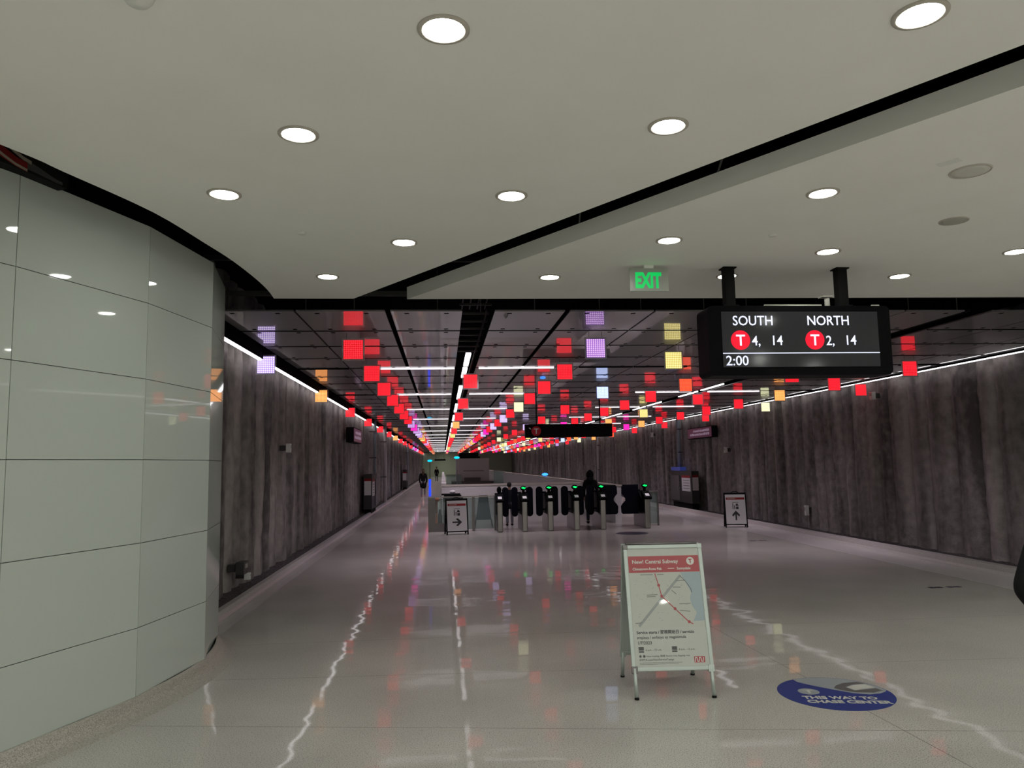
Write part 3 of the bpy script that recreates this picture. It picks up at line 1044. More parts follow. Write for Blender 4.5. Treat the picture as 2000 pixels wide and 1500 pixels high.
# ------------------------------------------------------------------ departure display
t = thing('departure_display', (3.58, 7.36, ZC), 'black hanging departure display reading SOUTH, NORTH and 2:00', 'display')
zc = 3.02 - ZC
m = MB()
m.prism(rrect(-0.945, 0.955, zc - 0.345, zc + 0.357, 0.05), -0.15, 0.18, 'y')
m.build('casing', M['black'], t)
m = MB()
m.bx(-0.81, 0.82, -0.156, -0.150, zc - 0.262, zc + 0.296)
scr = m.build('screen', M['screen'], t)
for (x, w1, w2) in ((-0.66, 'SOUTH', ('4,', '14')), (0.11, 'NORTH', ('2,', '14'))):
    text(w1, 0.137, M['ledtext'], scr, (x - 0.04, -0.158, zc + 0.158), rot=(R(90), 0, 0), bold=0.001, sx=0.93)
    m = MB()
    m.prism(circle(x + 0.035, zc + 0.008, 0.098, 32), -0.160, -0.156, 'y')
    m.build('line_badge', M['ledred'], scr)
    text('T', 0.155, M['ledtext'], scr, (x + 0.035, -0.1615, zc - 0.046), align='CENTER', rot=(R(90), 0, 0), bold=0.002)
    text(w2[0], 0.137, M['ledtext'], scr, (x + 0.15, -0.158, zc - 0.045), rot=(R(90), 0, 0), bold=0.001, sx=0.93)
    text(w2[1], 0.137, M['ledtext'], scr, (x + 0.345, -0.158, zc - 0.042), rot=(R(90), 0, 0), bold=0.001, sx=0.93)
text('2:00', 0.137, M['ledtext'], scr, (-0.785, -0.158, zc - 0.243), rot=(R(90), 0, 0), bold=0.001)
m = MB()
m.bx(-0.81, 0.82, -0.160, -0.156, zc - 0.128, zc - 0.119)
m.build('divider_line', M['ledtext'], scr)
for x in (-0.66, 0.54):
    m = MB()
    m.bx(x - 0.052, x + 0.052, -0.05, 0.05, zc + 0.35, 0.0, bev=0.008)
    m.bx(x - 0.08, x + 0.08, -0.07, 0.07, zc + 0.35, zc + 0.385)
    m.bx(x - 0.07, x + 0.07, -0.065, 0.065, -0.012, 0.0)
    m.build('hanger_post', M['matblack'], t)
m = MB()
m.tube([(0.41, 0.05, zc + 0.35), (0.41, 0.05, zc + 0.485)], 0.027, 12)
m.bx(0.34, 0.45, 0.0, 0.10, zc + 0.485, zc + 0.495)
m.build('antenna_stub', M['grille'], t)
m = MB()
m.tube([(-0.35, -0.13, zc + 0.365), (0.25, -0.13, zc + 0.365)], 0.008, 8)
m.tube([(0.78, -0.13, zc + 0.36), (0.86, -0.13, zc + 0.36)], 0.012, 8)
m.build('cable_clip', M['grille'], t)

# ------------------------------------------------------------------ sandwich board with the line map poster
def sandwich_board():
    TILT = 76.0
    t = thing('sandwich_board', (1.795, 6.003, 0), 'aluminium sandwich board with white map poster under a red heading', 'sign', rz=R(-3.5))
    H_, W_ = 1.19, 0.655
    def frame_bm():
        m = MB()
        b, d = 0.032, 0.018
        y0, y1 = 0.205, H_
        m.bx(-W_ / 2, W_ / 2, y1 - b, y1, -d / 2, d / 2, bev=0.006)
        m.bx(-W_ / 2, W_ / 2, y0, y0 + b, -d / 2, d / 2, bev=0.006)
        for s in (-1, 1):
            m.bx(s * (W_ / 2 - b / 2) - b / 2, s * (W_ / 2 - b / 2) + b / 2, y0 + b * 0.9, y1 - b * 0.9, -d / 2, d / 2, bev=0.006)
        m.bx(-W_ / 2 + 0.02, W_ / 2 - 0.02, y0 + 0.02, y1 - 0.02, -0.006, 0.0)
        return m
    for (side, ty, rx, rz) in (('front', 0.0, TILT, 0), ('back', 0.645, TILT, 180)):
        fr = frame_bm().build(side + '_frame', M['alu'], t, (0, ty, 0), (R(rx), 0, R(rz)))
        for s in (-1, 1):
            m = MB()
            m.tube([(s * 0.305, 0.012, 0), (s * 0.305, 0.23, 0)], 0.0155, 12)
            lg = m.build('leg', M['alu'], t, (0, ty, 0), (R(rx), 0, R(rz)))
            m = MB()
            m.tube([(s * 0.305, 0.0, 0), (s * 0.305, 0.016, 0)], 0.018, 12)
            m.build('rubber_foot', M['matblack'], lg)
        for s in (-1, 1):
            m = MB()
            m.bx(s * 0.305 - 0.024, s * 0.305 + 0.024, 0.19, 0.245, -0.013, 0.013, bev=0.004)
            m.bx(s * (W_ / 2 - 0.018) - 0.02, s * (W_ / 2 - 0.018) + 0.02, H_ - 0.036, H_ + 0.003, -0.012, 0.012, bev=0.005)
            m.build('corner_cap', M['metaldark'] if side == 'front' and s < 0 else M['alu'], t, (0, ty, 0), (R(rx), 0, R(rz)))
        m = MB()
        m.bx(-W_ / 2 + 0.03, W_ / 2 - 0.03, 0.235, H_ - 0.03, 0.001, 0.003)
        po = m.build('poster', M['poster'] if side == 'front' else M['postergrey'], t, (0, ty, 0), (R(rx), 0, R(rz)))
        if side == 'front':
            fp = po
    z = 0.0034
    def flat(pts, mt, nm, zz=z):
        m = MB()
        m.face([(x, y, zz) for x, y in pts])
        return m.build(nm, mt, fp, normals=False)
    x0, x1 = -0.293, 0.293
    flat([(x0, 0.965), (x1, 0.965), (x1, 1.098), (x0, 1.098)], M['posterred'], 'red_heading')
    text('New! Central Subway', 0.043, M['whiteprint'], fp, (-0.262, 1.038, z + .001), bold=0.0008)
    text('Chinatown-Rose Pak', 0.0285, M['whiteprint'], fp, (-0.262, 0.985, z + .001), bold=0.0006)
    text('Sunnydale', 0.0285, M['whiteprint'], fp, (0.105, 0.985, z + .001), bold=0.0006)
    flat([(0.03, 0.993), (0.085, 0.993), (0.085, 0.997), (0.03, 0.997)], M['whiteprint'], 'heading_dash', z + .001)
    flat(circle(0.222, 1.052, 0.032, 28), M['whiteprint'], 'line_badge', z + .001)
    text('T', 0.046, M['posterred'], fp, (0.222, 1.036, z + .002), align='CENTER', bold=0.001)
    # map
    flat([(x0, 0.53), (x1, 0.53), (x1, 0.962), (x0, 0.962)], M['posterland'], 'map_ground', z - .0002)
    flat([(0.13, 0.962), (0.293, 0.962), (0.293, 0.58), (0.20, 0.575), (0.235, 0.64), (0.20, 0.70), (0.19, 0.76), (0.205, 0.80), (0.185, 0.845)], M['postersea'], 'map_bay', z)
    def poly(pts, wd, mt, nm, zz):
        m = MB()
        for (a, b) in zip(pts[:-1], pts[1:]):
            a, b = Vector(a), Vector(b)
            d = (b - a).normalized()
            q = Vector((-d.y, d.x)) * wd / 2
            e = d * wd * 0.25
            m.face([(*(a - q - e), zz), (*(b - q + e), zz), (*(b + q + e), zz), (*(a + q - e), zz)])
        return m.build(nm, mt, fp, normals=False)
    poly([(0.125, 0.935), (-0.24, 0.548)], 0.020, M['postergrey'], 'map_avenue', z + .0006)
    poly([(0.125, 0.935), (0.17, 0.885), (0.205, 0.83), (0.21, 0.80)], 0.004, M['ink'], 'map_shoreline', z + .0009)
    poly([(-0.08, 0.955), (-0.055, 0.85), (-0.04, 0.775), (0.06, 0.675), (0.16, 0.575), (0.195, 0.555)], 0.0075, M['posterred'], 'map_route', z + .0012)
    for i, q in enumerate(((-0.057, 0.862), (-0.04, 0.775), (0.06, 0.675), (0.165, 0.572))):
        flat(circle(q[0], q[1], 0.012, 16), M['posterred'], 'map_stop', z + .0016)
    for q in (((0.09, 0.895), (0.165, 0.898)), ((0.06, 0.845), (0.12, 0.843)), ((0.045, 0.822), (0.08, 0.79)), ((0.10, 0.712), (0.19, 0.714)), ((0.10, 0.662), (0.18, 0.652)), ((-0.16, 0.786), (-0.075, 0.788)), ((-0.16, 0.772), (-0.09, 0.774)), ((-0.20, 0.948), (-0.10, 0.948)), ((-0.06, 0.948), (-0.01, 0.948)), ((-0.27, 0.568), (-0.22, 0.572))):
        poly(list(q), 0.006, M['inkgrey'], 'map_caption', z + .0007)
    rn = random.Random(4)
    m = MB()
    for k in range(70):
        cx, cy_ = rn.uniform(-0.26, 0.16), rn.uniform(0.55, 0.93)
        w_ = rn.uniform(0.004, 0.012)
        m.face([(cx, cy_, z + .0003), (cx + w_, cy_, z + .0003), (cx + w_, cy_ + 0.004, z + .0003), (cx, cy_ + 0.004, z + .0003)])
    m.build('map_street_marks', M['postergrey'], fp, normals=False)
    text('Service starts / 服務開始日 / servicio', 0.0305, M['ink'], fp, (-0.268, 0.487, z), bold=0.0008, sx=1.0)
    text('empieza / serbisyo ay magsisimula', 0.0305, M['ink'], fp, (-0.268, 0.449, z), bold=0.0004, sx=0.95)
    text('1/7/2023', 0.033, M['ink'], fp, (-0.268, 0.407, z), bold=0.0006)
    for (x, h) in ((-0.262, '6 a.m. - 12 a.m.'), (0.005, '8 a.m. - 12 a.m.')):
        flat([(x, 0.345), (x + 0.042, 0.345), (x + 0.042, 0.357), (x, 0.357)], M['ink'], 'day_block')
        flat([(x, 0.361), (x + 0.042, 0.361), (x + 0.042, 0.388), (x, 0.388)], M['ink'], 'day_block')
        text(h, 0.020, M['ink'], fp, (x + 0.055, 0.358, z), sx=1.05)
    flat(circle(-0.252, 0.318, 0.010, 14), M['ink'], 'info_symbol')
    flat(circle(-0.222, 0.318, 0.010, 14), M['ink'], 'info_symbol')
    text('New routing, 路線 Nueva ruta, Bagong ruta', 0.0170, M['ink'], fp, (-0.205, 0.312, z), sx=1.15)
    text('SFMTA.com/NewServiceTsangs', 0.0215, M['ink'], fp, (-0.262, 0.284, z), sx=1.0)
    for k, ln in enumerate((0.34, 0.31)):
        poly([(-0.262, 0.268 - k * 0.010), (-0.262 + ln, 0.268 - k * 0.010)], 0.003, M['inkgrey'], 'fine_print', z)
    flat([(0.175, 0.262), (0.262, 0.262), (0.262, 0.308), (0.175, 0.308)], M['posterred'], 'red_logo')
    poly([(0.181, 0.268), (0.186, 0.300), (0.197, 0.300), (0.202, 0.270), (0.213, 0.270), (0.218, 0.300), (0.229, 0.300), (0.234, 0.270), (0.245, 0.270), (0.250, 0.300)], 0.006, M['whiteprint'], 'logo_wave', z + .001)
    m = MB()
    m.face([(x0 - 0.002, 0.237, 0.0062), (x1 + 0.002, 0.237, 0.0062), (x1 + 0.002, 1.158, 0.0062), (x0 - 0.002, 1.158, 0.0062)])
    cv = m.build('cover_sheet', M['film'], t, (0, 0, 0), (R(TILT), 0, 0), normals=False)
    # top hinge
    m = MB()
    m.tube([(-0.30, 0.3225, 1.158), (0.30, 0.3225, 1.158)], 0.014, 10)
    m.build('hinge', M['metaldark'], t)
sandwich_board()

# ------------------------------------------------------------------ round floor decal
def floor_decal():
    t = thing('floor_decal', (3.07, 5.955, 0), 'round blue floor decal pointing the way to an arena', 'decal', rz=R(-11))
    rr = 0.435
    m = MB()
    m.prism(circle(0, 0, rr, 64), 0.0, 0.0015)
    d = m.build('disc', M['decalblue'], t)
    z = 0.0018
    def flat(pts, mt, nm, zz=z):
        m = MB()
        m.face([(x, y, zz) for x, y in pts])
        return m.build(nm, mt, d, normals=False)
    # pale sky swoosh: bounded by the rim above and a falling curve below
    top = circle(0, 0, rr - 0.006, 24, R(12), R(122))
    low = [(-0.215, 0.30), (-0.15, 0.225), (-0.06, 0.15), (0.04, 0.07), (0.14, 0.0), (0.25, -0.03), (0.34, 0.0), (0.40, 0.05)]
    flat(top + low, M['decalsky'], 'swoosh')
    flat([(0.03, 0.13), (0.07, 0.21), (0.15, 0.28), (0.27, 0.31), (0.32, 0.27), (0.20, 0.23), (0.13, 0.16), (0.17, 0.07), (0.36, 0.14), (0.39, 0.08), (0.30, 0.02), (0.17, 0.02), (0.09, 0.06)], M['decalgrey'], 'train_picture', z + .0004)
    flat([(0.14, 0.16), (0.21, 0.22), (0.31, 0.25), (0.36, 0.16), (0.18, 0.085)], M['decalwhite'], 'train_front', z + .0006)
    flat(circle(-0.195, 0.03, 0.082, 30), M['decalsky'], 'line_badge', z + .0004)
    text('T', 0.115, M['decalwhite'], d, (-0.195, -0.01, z + .0008), align='CENTER', bold=0.004)
    text('THIS WAY TO', 0.092, M['decalwhite'], d, (-0.28, -0.155, z + .0006), bold=0.0035, sx=0.95)
    text('CHASE CENTER', 0.092, M['decalwhite'], d, (-0.275, -0.255, z + .0006), bold=0.0035, sx=0.95)
floor_decal()
m = MB()
m.prism([(x * 1.0, y) for x, y in circle(0, 0, 0.42, 40)], 0.0, 0.0015)
tag(m.build('floor_decal', M['decaldark'], loc=(4.86, 19.55, 0)), 'dark blue round floor decal in front of the fare gates', 'decal', 'floor decals')
for (x, y, s, lab) in ((7.05, 10.36, 1.0, 'small dark printed marks on the floor near the right kerb'), (7.15, 17.0, 0.8, 'small dark printed marks on the floor before the right-hand folding sign')):
    t = thing('floor_marking', (x, y, 0), lab, 'floor marking', group='floor markings')
    for dx in (-0.19, -0.09, 0.08, 0.19):
        m = MB()
        m.prism(rrect(dx * s - 0.045 * s, dx * s + 0.045 * s, -0.05, 0.05, 0.02), 0.0, 0.0015)
        m.build('mark', M['decaldark'], t)

# ------------------------------------------------------------------ fare gates
def make_gate():
    t = bpy.data.objects.new('fare_gate', None)
    COL.objects.link(t)
    m = MB()
    m.bx(-0.075, 0.075, 0.0, 0.20, 0, 0.82, bev=0.02)
    m.build('front_post', M['metal'], t)
    m = MB()
    m.bx(-0.065, 0.065, 0.19, 1.35, 0, 0.46, bev=0.01)
    m.build('body', M['metal'], t)
    m = MB()
    m.prism([(0.19, 0.44), (1.36, 0.44), (1.30, 0.86), (1.0, 1.02), (0.75, 1.02), (0.40, 0.80), (0.19, 0.78)], -0.068, 0.068, 'x')
    m.build('upper_housing', M['black'], t)
    m = MB()
    m.prism([(-0.10, 0.80), (0.24, 0.80), (0.32, 0.92), (0.30, 1.02), (0.22, 1.03), (-0.12, 0.86)], -0.10, 0.10, 'x')
    hd = m.build('reader_head', M['black'], t)
    m = MB()
    m.face([(-0.055, -0.06, 0.897), (0.055, -0.06, 0.897), (0.055, 0.06, 0.957), (-0.055, 0.06, 0.957)])
    m.build('reader_pad', M['paper'], hd)
    m = MB()
    m.tube([(0, 0.28, 0.98), (0, 0.28, 1.12)], 0.04, 10)
    m.build('stalk', M['black'], t)
    m = MB()
    m.sphere((0, 0.26, 1.165), (0.095, 0.06, 0.065))
    st = m.build('lamp_head', M['black'], t)
    m = MB()
    m.prism([(-0.07, 1.175), (-0.02, 1.20), (0.065, 1.178), (0.02, 1.14), (-0.03, 1.155)], 0.190, 0.205, 'y')
    m.build('arrow_lamp', M['gogreen'], st)
    return t
GX = [1.54, 2.22, 2.93, 3.66, 4.40, 5.65]
g0 = make_gate()
GLAB = ['unlit fare gate at the left end of the row beside the glass fence', 'second fare gate from the left, green arrow lit', 'third fare gate from the left, green arrow lit',
        'fourth fare gate from the left, green arrow lit', 'fifth fare gate, left post of the wide gate, beside the hooded person', 'fare gate at the right end, right post of the wide gate']
for i, x in enumerate(GX):
    t = g0 if i == 0 else copy_tree(g0)
    t.location = (x, 20.85, 0)
    tag(t, GLAB[i], 'fare gate', 'fare gates across the hall')
# the leftmost gate shows no lamp
for ch in list(g0.children):
    if ch.name.startswith('lamp_head'):
        for k in list(ch.children):
            bpy.data.objects.remove(k)
        ch.data = ch.data.copy()
        for v_ in ch.data.vertices:
            v_.co.x *= 0.7
            v_.co.z = (v_.co.z - 1.165) * 1.5 + 1.13
# flaps: each hinged on a gate body, swinging with it -> parts of that gate
gates = [ob for ob in bpy.data.objects if ob.name.startswith('fare_gate') and ob.parent is None]
gates.sort(key=lambda ob: ob.location.x)
def flap(parent, x0, x1, notch=None):
    m = MB()
    if notch is None:
        poly = rrect(x0, x1, 0.36, 1.19, min(0.098, (x1 - x0) / 2 - 0.002), 7)
    else:
        s = notch           # +1: notch on its right edge, -1: on its left edge
        e, b = (x1, x0) if s > 0 else (x0, x1)
        poly = [(b, 0.36), (e - s * 0.05, 0.36), (e - s * 0.01, 0.40), (e - s * 0.0, 0.58), (e - s * 0.05, 0.66), (e - s * 0.13, 0.74), (e - s * 0.13, 0.80), (e - s * 0.08, 0.87), (e - s * 0.02, 0.94), (e - s * 0.03, 1.14), (e - s * 0.07, 1.19), (b, 1.19)]
    m.prism(poly, 0.70, 0.725, 'y')
    a, b = (x0, 0.03) if x0 > 0 else (x1, -0.03)
    for z in (0.52, 1.0):                # hinge arms back to the housing
        m.bx(min(a, b) - 0.01, max(a, b) + 0.01, 0.70, 0.725, z, z + 0.05)
    return m.build('flap', M['paddle'], parent)
for i in range(5):
    gap = GX[i + 1] - GX[i]
    if i < 4:
        flap(gates[i], 0.118, gap / 2 - 0.042)
        flap(gates[i + 1], -gap / 2 + 0.042, -0.118)
    else:
        flap(gates[i], 0.07, gap / 2 - 0.04, 1)
        flap(gates[i + 1], -gap / 2 + 0.04, -0.07, -1)

# ------------------------------------------------------------------ glass fences either side of the gates
def fence(loc, w, h, posts, label):
    t = thing('glass_fence', loc, label, 'fence', group='glass fences beside the gates')
    m = MB()
    m.bx(0, w, -0.03, 0.03, h - 0.035, h)
    m.build('top_rail', M['metal'], t)
    for x, pw in posts:
        m = MB()
        m.bx(x - pw / 2, x + pw / 2, -0.03, 0.03, 0, h - 0.035)
        m.build('post', M['metaldark'], t)
    for (a, b) in zip(posts[:-1], posts[1:]):
        m = MB()
        m.bx(a[0] + a[1] / 2, b[0] - b[1] / 2, -0.006, 0.006, 0.06, h - 0.05)
        m.build('glass_pane', M['fenceglass'], t)
    return t
ft = fence((-0.42, 21.45, 0), 1.88, 0.97, [(0.10, 0.2), (1.26, 0.07), (1.86, 0.04)], 'glass fence with steel posts left of the fare gates')
m = MB()
m.bx(0.2, 0.52, -0.02, 0.02, 0.0, 0.24)
m.build('kick_plate', M['metaldark'], ft)
fence((5.84, 21.7, 0), 0.36, 1.0, [(0.02, 0.04), (0.34, 0.04)], 'short glass fence closing the right end of the fare gates')
# staff counter behind the left fence with things on it
t = thing('staff_counter', (0.22, 22.2, 0), 'small black staff counter behind the left glass fence', 'counter')
m = MB()
m.bx(-0.27, 0.27, -0.2, 0.2, 0.98, 1.02, bev=0.005)
m.build('top', M['matblack'], t)
m = MB()
m.bx(-0.22, 0.35, -0.18, 0.18, 0.78, 0.93)
m.bx(-0.2, 0.3, -0.15, 0.15, 0.93, 0.98)
m.build('drawer_box', M['matblack'], t)
for s in (-1, 1):
    for q in (-0.14, 0.14):
        m = MB()
        m.bx(s * 0.2 - 0.015, s * 0.2 + 0.015, q - 0.015, q + 0.015, 0, 0.78)
        m.build('leg', M['metaldark'], t)
m = MB()
m.sphere((0, 0, 0.05), (0.085, 0.07, 0.052))
tag(m.build('paper_bundle', M['paper'], loc=(0.27, 22.2, 1.02)), 'crumpled white paper bundle lying on the black counter', 'paper')
m = MB()
m.sphere((0, 0, 0.06), (0.09, 0.07, 0.06))
m.lathe([(0.03, 0), (0.03, -0.32), (0.0, -0.32)], n=10)
m.lathe([(0.0, -0.80), (0.11, -0.80), (0.10, -0.76), (0.03, -0.70), (0.03, -0.32)], n=12)
tag(m.build('orange_stand', M['orange'], loc=(-0.19, 21.95, 0.80)), 'small orange capped stand behind the glass fence', 'stand')
m = MB()
m.lathe([(0, 0), (0.07, 0), (0.07, 0.38), (0.03, 0.48), (0.03, 0.56), (0, 0.56)], n=14)
tag(m.build('green_bottle', M['bottle'], loc=(-0.10, 22.42, 0)), 'dark green container standing behind the left glass fence', 'container')

# ------------------------------------------------------------------ folding floor signs with arrows
def folding_sign(loc, rz, arrow, label):
    t = thing('folding_sign', loc, label, 'sign', rz=rz, group='folding arrow signs')
    T = 80.0
    W, H = 0.56, 0.95
    for (side, ty, a) in (('front', 0, 0), ('back', 0.36, 180)):
        m = MB()
        for s in (-1, 1):
            m.bx(s * W / 2 - 0.018, s * W / 2 + 0.018, 0.0, H, -0.012, 0.012)
        m.bx(-W / 2, W / 2, H - 0.05, H, -0.014, 0.014)
        m.bx(-W / 2, W / 2, 0.07, 0.10, -0.012, 0.012)
        m.build(side + '_frame', M['matblack'], t, (0, ty, 0), (R(T), 0, R(a)))
        m = MB()
        m.bx(-W / 2 + 0.015, W / 2 - 0.015, 0.10, H - 0.05, 0.0, 0.014)
        b = m.build(side + '_board', M['paper'], t, (0, ty, 0), (R(T), 0, R(a)))
        if side == 'front':
            fb = b
    z = 0.015
    def flat(pts, mt, nm, zz=z):
        m = MB()
        m.face([(x, y, zz) for x, y in pts])
        return m.build(nm, mt, fb, normals=False)
    flat([(-0.245, 0.76), (0.245, 0.76), (0.245, 0.82), (-0.245, 0.82)], M['signred'], 'red_band')
    flat([(-0.21, 0.785), (0.0, 0.785), (0.0, 0.797), (-0.21, 0.797)], M['whiteprint'], 'band_line', z + .001)
    # pictogram: two small dark figures in a frame
    for q in ([(-0.08, 0.68), (0.08, 0.68), (0.08, 0.69), (-0.08, 0.69)], [(-0.08, 0.50), (-0.06, 0.50), (-0.06, 0.66), (-0.08, 0.66)], [(-0.035, 0.50), (-0.015, 0.50), (-0.015, 0.60), (-0.035, 0.60)],
              [(0.01, 0.50), (0.08, 0.50), (0.08, 0.57), (0.01, 0.57)], [(0.0, 0.59), (0.085, 0.59), (0.06, 0.65), (0.02, 0.65)]):
        flat(q, M['ink'], 'pictogram')
    ar = [(-0.13, -0.02), (0.03, -0.02), (-0.035, -0.085), (0.015, -0.105), (0.13, 0.0), (0.015, 0.105), (-0.035, 0.085), (0.03, 0.02), (-0.13, 0.02)]
    c, s = math.cos(arrow), math.sin(arrow)
    flat([(x * c - y * s, 0.33 + x * s + y * c) for x, y in ar], M['ink'], 'arrow')
    m = MB()
    for s_ in (-1, 1):
        m.bx(s_ * W / 2 - 0.01, s_ * W / 2 + 0.01, 0.085, 0.275, 0.44, 0.46)
    m.build('spreader_bar', M['matblack'], t)
    m = MB()
    m.tube([(-0.1, 0.18, H * math.sin(R(T)) - 0.01), (-0.05, 0.18, H * math.sin(R(T)) + 0.035), (0.05, 0.18, H * math.sin(R(T)) + 0.035), (0.1, 0.18, H * math.sin(R(T)) - 0.01)], 0.012, 8)
    m.build('handle', M['matblack'], t)
    return t
folding_sign((0.375, 20.45, 0), R(9), 0.0, 'folding floor sign with right-pointing arrow before the glass fence')
folding_sign((7.98, 20.35, 0), R(-14), R(90), 'folding floor sign with upward arrow beside the right kerb')
# back of another folding sign behind the fence
t = thing('folding_sign', (1.19, 22.6, 0), 'dark blue back of a folding sign standing behind the glass fence', 'sign', group='folding arrow signs')
m = MB()
m.face([(-0.13, 0.16, 0.93), (0.13, 0.16, 0.93), (0.22, 0, 0.22), (-0.22, 0, 0.22)])
m.face([(-0.13, 0.19, 0.93), (0.13, 0.19, 0.93), (0.22, 0.35, 0.22), (-0.22, 0.35, 0.22)])
m.face([(-0.13, 0.16, 0.93), (0.13, 0.16, 0.93), (0.13, 0.19, 0.93), (-0.13, 0.19, 0.93)])
m.build('board', M['navyboard'], t)
for s in (-1, 1):
    m = MB()
    m.tube([(s * 0.225, -0.01, 0.24), (s * 0.26, -0.05, 0.0)], 0.012, 8)
    m.tube([(s * 0.225, 0.36, 0.24), (s * 0.26, 0.40, 0.0)], 0.012, 8)
    m.build('leg', M['cabdark'], t)

# ------------------------------------------------------------------ stair opening parapets beyond the gates, lift housing, far things
def slab(name, x0, x1, y0, y1, z0, z1, mt, cap=None):
    m = MB()
    m.bx(x0, x1, y0, y1, z0, z1)
    if cap:
        m.bx(x0 - 0.02, x1 + 0.02, y0 - 0.02, y1 + 0.02, z1, z1 + 0.05, 1)
    return struct(m.build(name, [M[mt]] + ([M[cap]] if cap else [])))
slab('wall_parapet_front', -0.05, 5.40, 28.2, 28.9, 0, 1.06, 'palewall', 'cap')
slab('wall_parapet_right', 5.20, 5.40, 22.9, 95, 0, 1.10, 'palewall', 'cap')
slab('wall_parapet_left', -0.05, 0.10, 28.9, 80, 0, 1.06, 'palewall', 'palewall')
t = thing('lift_housing', (2.75, 72, 0), 'pale box-shaped lift housing standing beyond the stair opening', 'lift housing')
m = MB()
m.bx(-1.5, 1.6, 0, 4, 0.30, 2.42)
m.build('cladding', M['liftwall'], t)
m = MB()
m.bx(-1.95, 2.2, -0.6, 4.5, 0, 0.30)
m.bx(-0.75, 0.75, -0.5, 0, 0.30, 0.62)
m.build('plinth', M['plinth'], t)
m = MB()
m.bx(-1.1, 0.75, -0.1, 3.5, 2.42, 2.60)
m.bx(-1.2, 0.6, -0.2, 3.6, 2.60, 2.95)
m.build('roof_gear', M['matblack'], t)
m = MB()
m.bx(-0.85, 1.1, -0.03, 0, 1.22, 1.27)
m.build('door_line', M['plinth'], t)
m = MB()
m.bx(-0.9, 0.75, 0, 3.6, 2.50, 2.58)
m.build('roof_band', M['cap'], t)
for (x, y, w_, h_, lab) in ((0.85, 60, 1.2, 1.05, 'glass balustrade panel left of the lift housing'), (4.5, 62, 0.8, 1.3, 'glass balustrade panel right of the lift housing')):
    t = thing('glass_balustrade', (x, y, 0), lab, 'balustrade', group='far glass balustrades')
    m = MB()
    m.bx(-w_ / 2, w_ / 2, -0.01, 0.01, 0, h_)
    m.build('glass_pane', M['fenceglass'], t)
    m = MB()
    m.bx(-w_ / 2, w_ / 2, -0.03, 0.03, h_, h_ + 0.05)
    m.build('rail', M['metal'], t)
# blue lamps
def blue_lamp(loc, mt, label, base, pole):
    t = thing('blue_lamp', (loc[0], loc[1], base), label, 'lamp', group='blue call-point lamps')
    m = MB()
    m.bx(-0.03, 0.03, -0.03, 0.03, 0, loc[2] - base)
    m.build('pole', M['metaldark'], t)
    m = MB()
    m.sphere((0, 0, loc[2] - base + 0.06), (0.16 * pole, 0.12 * pole, 0.075 * pole))
    m.build('lens', mt, t)
blue_lamp((5.30, 39.5, 1.20), M['bluelamp'], 'small bright blue lamp on the right parapet behind the gates', 1.15, 1.0)
blue_lamp((1.02, 56, 2.30), M['cyanlamp'], 'cyan lamp on a pole left of the lift housing', 0.0, 1.25)
blue_lamp((-0.98, 58, 2.12), M['cyanlamp'], 'cyan lamp on a pole near the left concrete wall', 0.0, 1.15)
m = MB()
m.bx(-0.07, 0.07, -0.07, 0.07, 0, 0.5)
m.bx(-0.07, 0.07, -0.07, 0.07, 0.62, 1.0)
m.bx(-0.05, 0.05, -0.05, 0.05, 0.5, 0.62)
tag(m.build('blue_pillar_lamp', M['bluestrip'], loc=(-0.79, 46.4, 0)), 'low blue glowing pillar right behind the far walking person', 'lamp')
# far sign and lit end
t = thing('far_hanging_sign', (-0.35, 97, ZC), 'flat black sign hanging at the bright far end of the hall', 'sign')
m = MB()
m.bx(-0.7, 0.7, -0.06, 0.06, -1.42, -1.22)
m.build('sign_box', M['matblack'], t)
m = MB()
for s in (-0.5, 0.5):
    m.tube([(s, 0, -1.22), (s, 0, 0)], 0.02, 6)
m.build('rod', M['metaldark'], t)
t = thing('end_light', (0.2, 118, ZC + 0.2), 'broad pale light fitting at the far end of the hall', 'ceiling light')
m = MB()
m.bx(-2.2, 2.2, -1.0, 1.0, -0.04, 0.0)
m.build('diffuser', mat('end_light_lens', (1, 1, 1), 0.5, emit=(0.95, 1.0, 0.82), e=14), t)
m = MB()
m.bx(-2.25, 2.25, -1.05, 1.05, 0.0, 0.7)
m.build('housing', M['matblack'], t)

# dark hanging gate sign with a dim round badge
t = thing('gate_sign', (3.51, 21.0, ZC), 'long black unlit sign with dim red T badge over the gates', 'sign')
m = MB()
m.bx(-1.23, 1.23, -0.08, 0.08, 2.555 - ZC, 2.925 - ZC)
m.build('casing', M['matblack'], t)
m = MB()
m.prism(circle(-0.92, 2.735 - ZC, 0.135, 28), -0.086, -0.080, 'y')
bd = m.build('line_badge', M['dimred'], t)
text('T', 0.21, M['dimgrey'], bd, (-0.92, -0.089, 2.66 - ZC), align='CENTER', rot=(R(90), 0, 0), bold=0.003)
m = MB()
m.face([(-1.13, -0.082, 2.84 - ZC), (-1.08, -0.082, 2.82 - ZC), (-1.06, -0.082, 2.78 - ZC), (-1.11, -0.082, 2.80 - ZC)])
m.build('small_mark', M['dimgrey'], bd)
for s in (-0.9, 0.9):
    m = MB()
    m.tube([(s, 0, 2.9 - ZC), (s, 0, 0)], 0.018, 8)
    m.build('hanger_rod', M['matblack'], t)

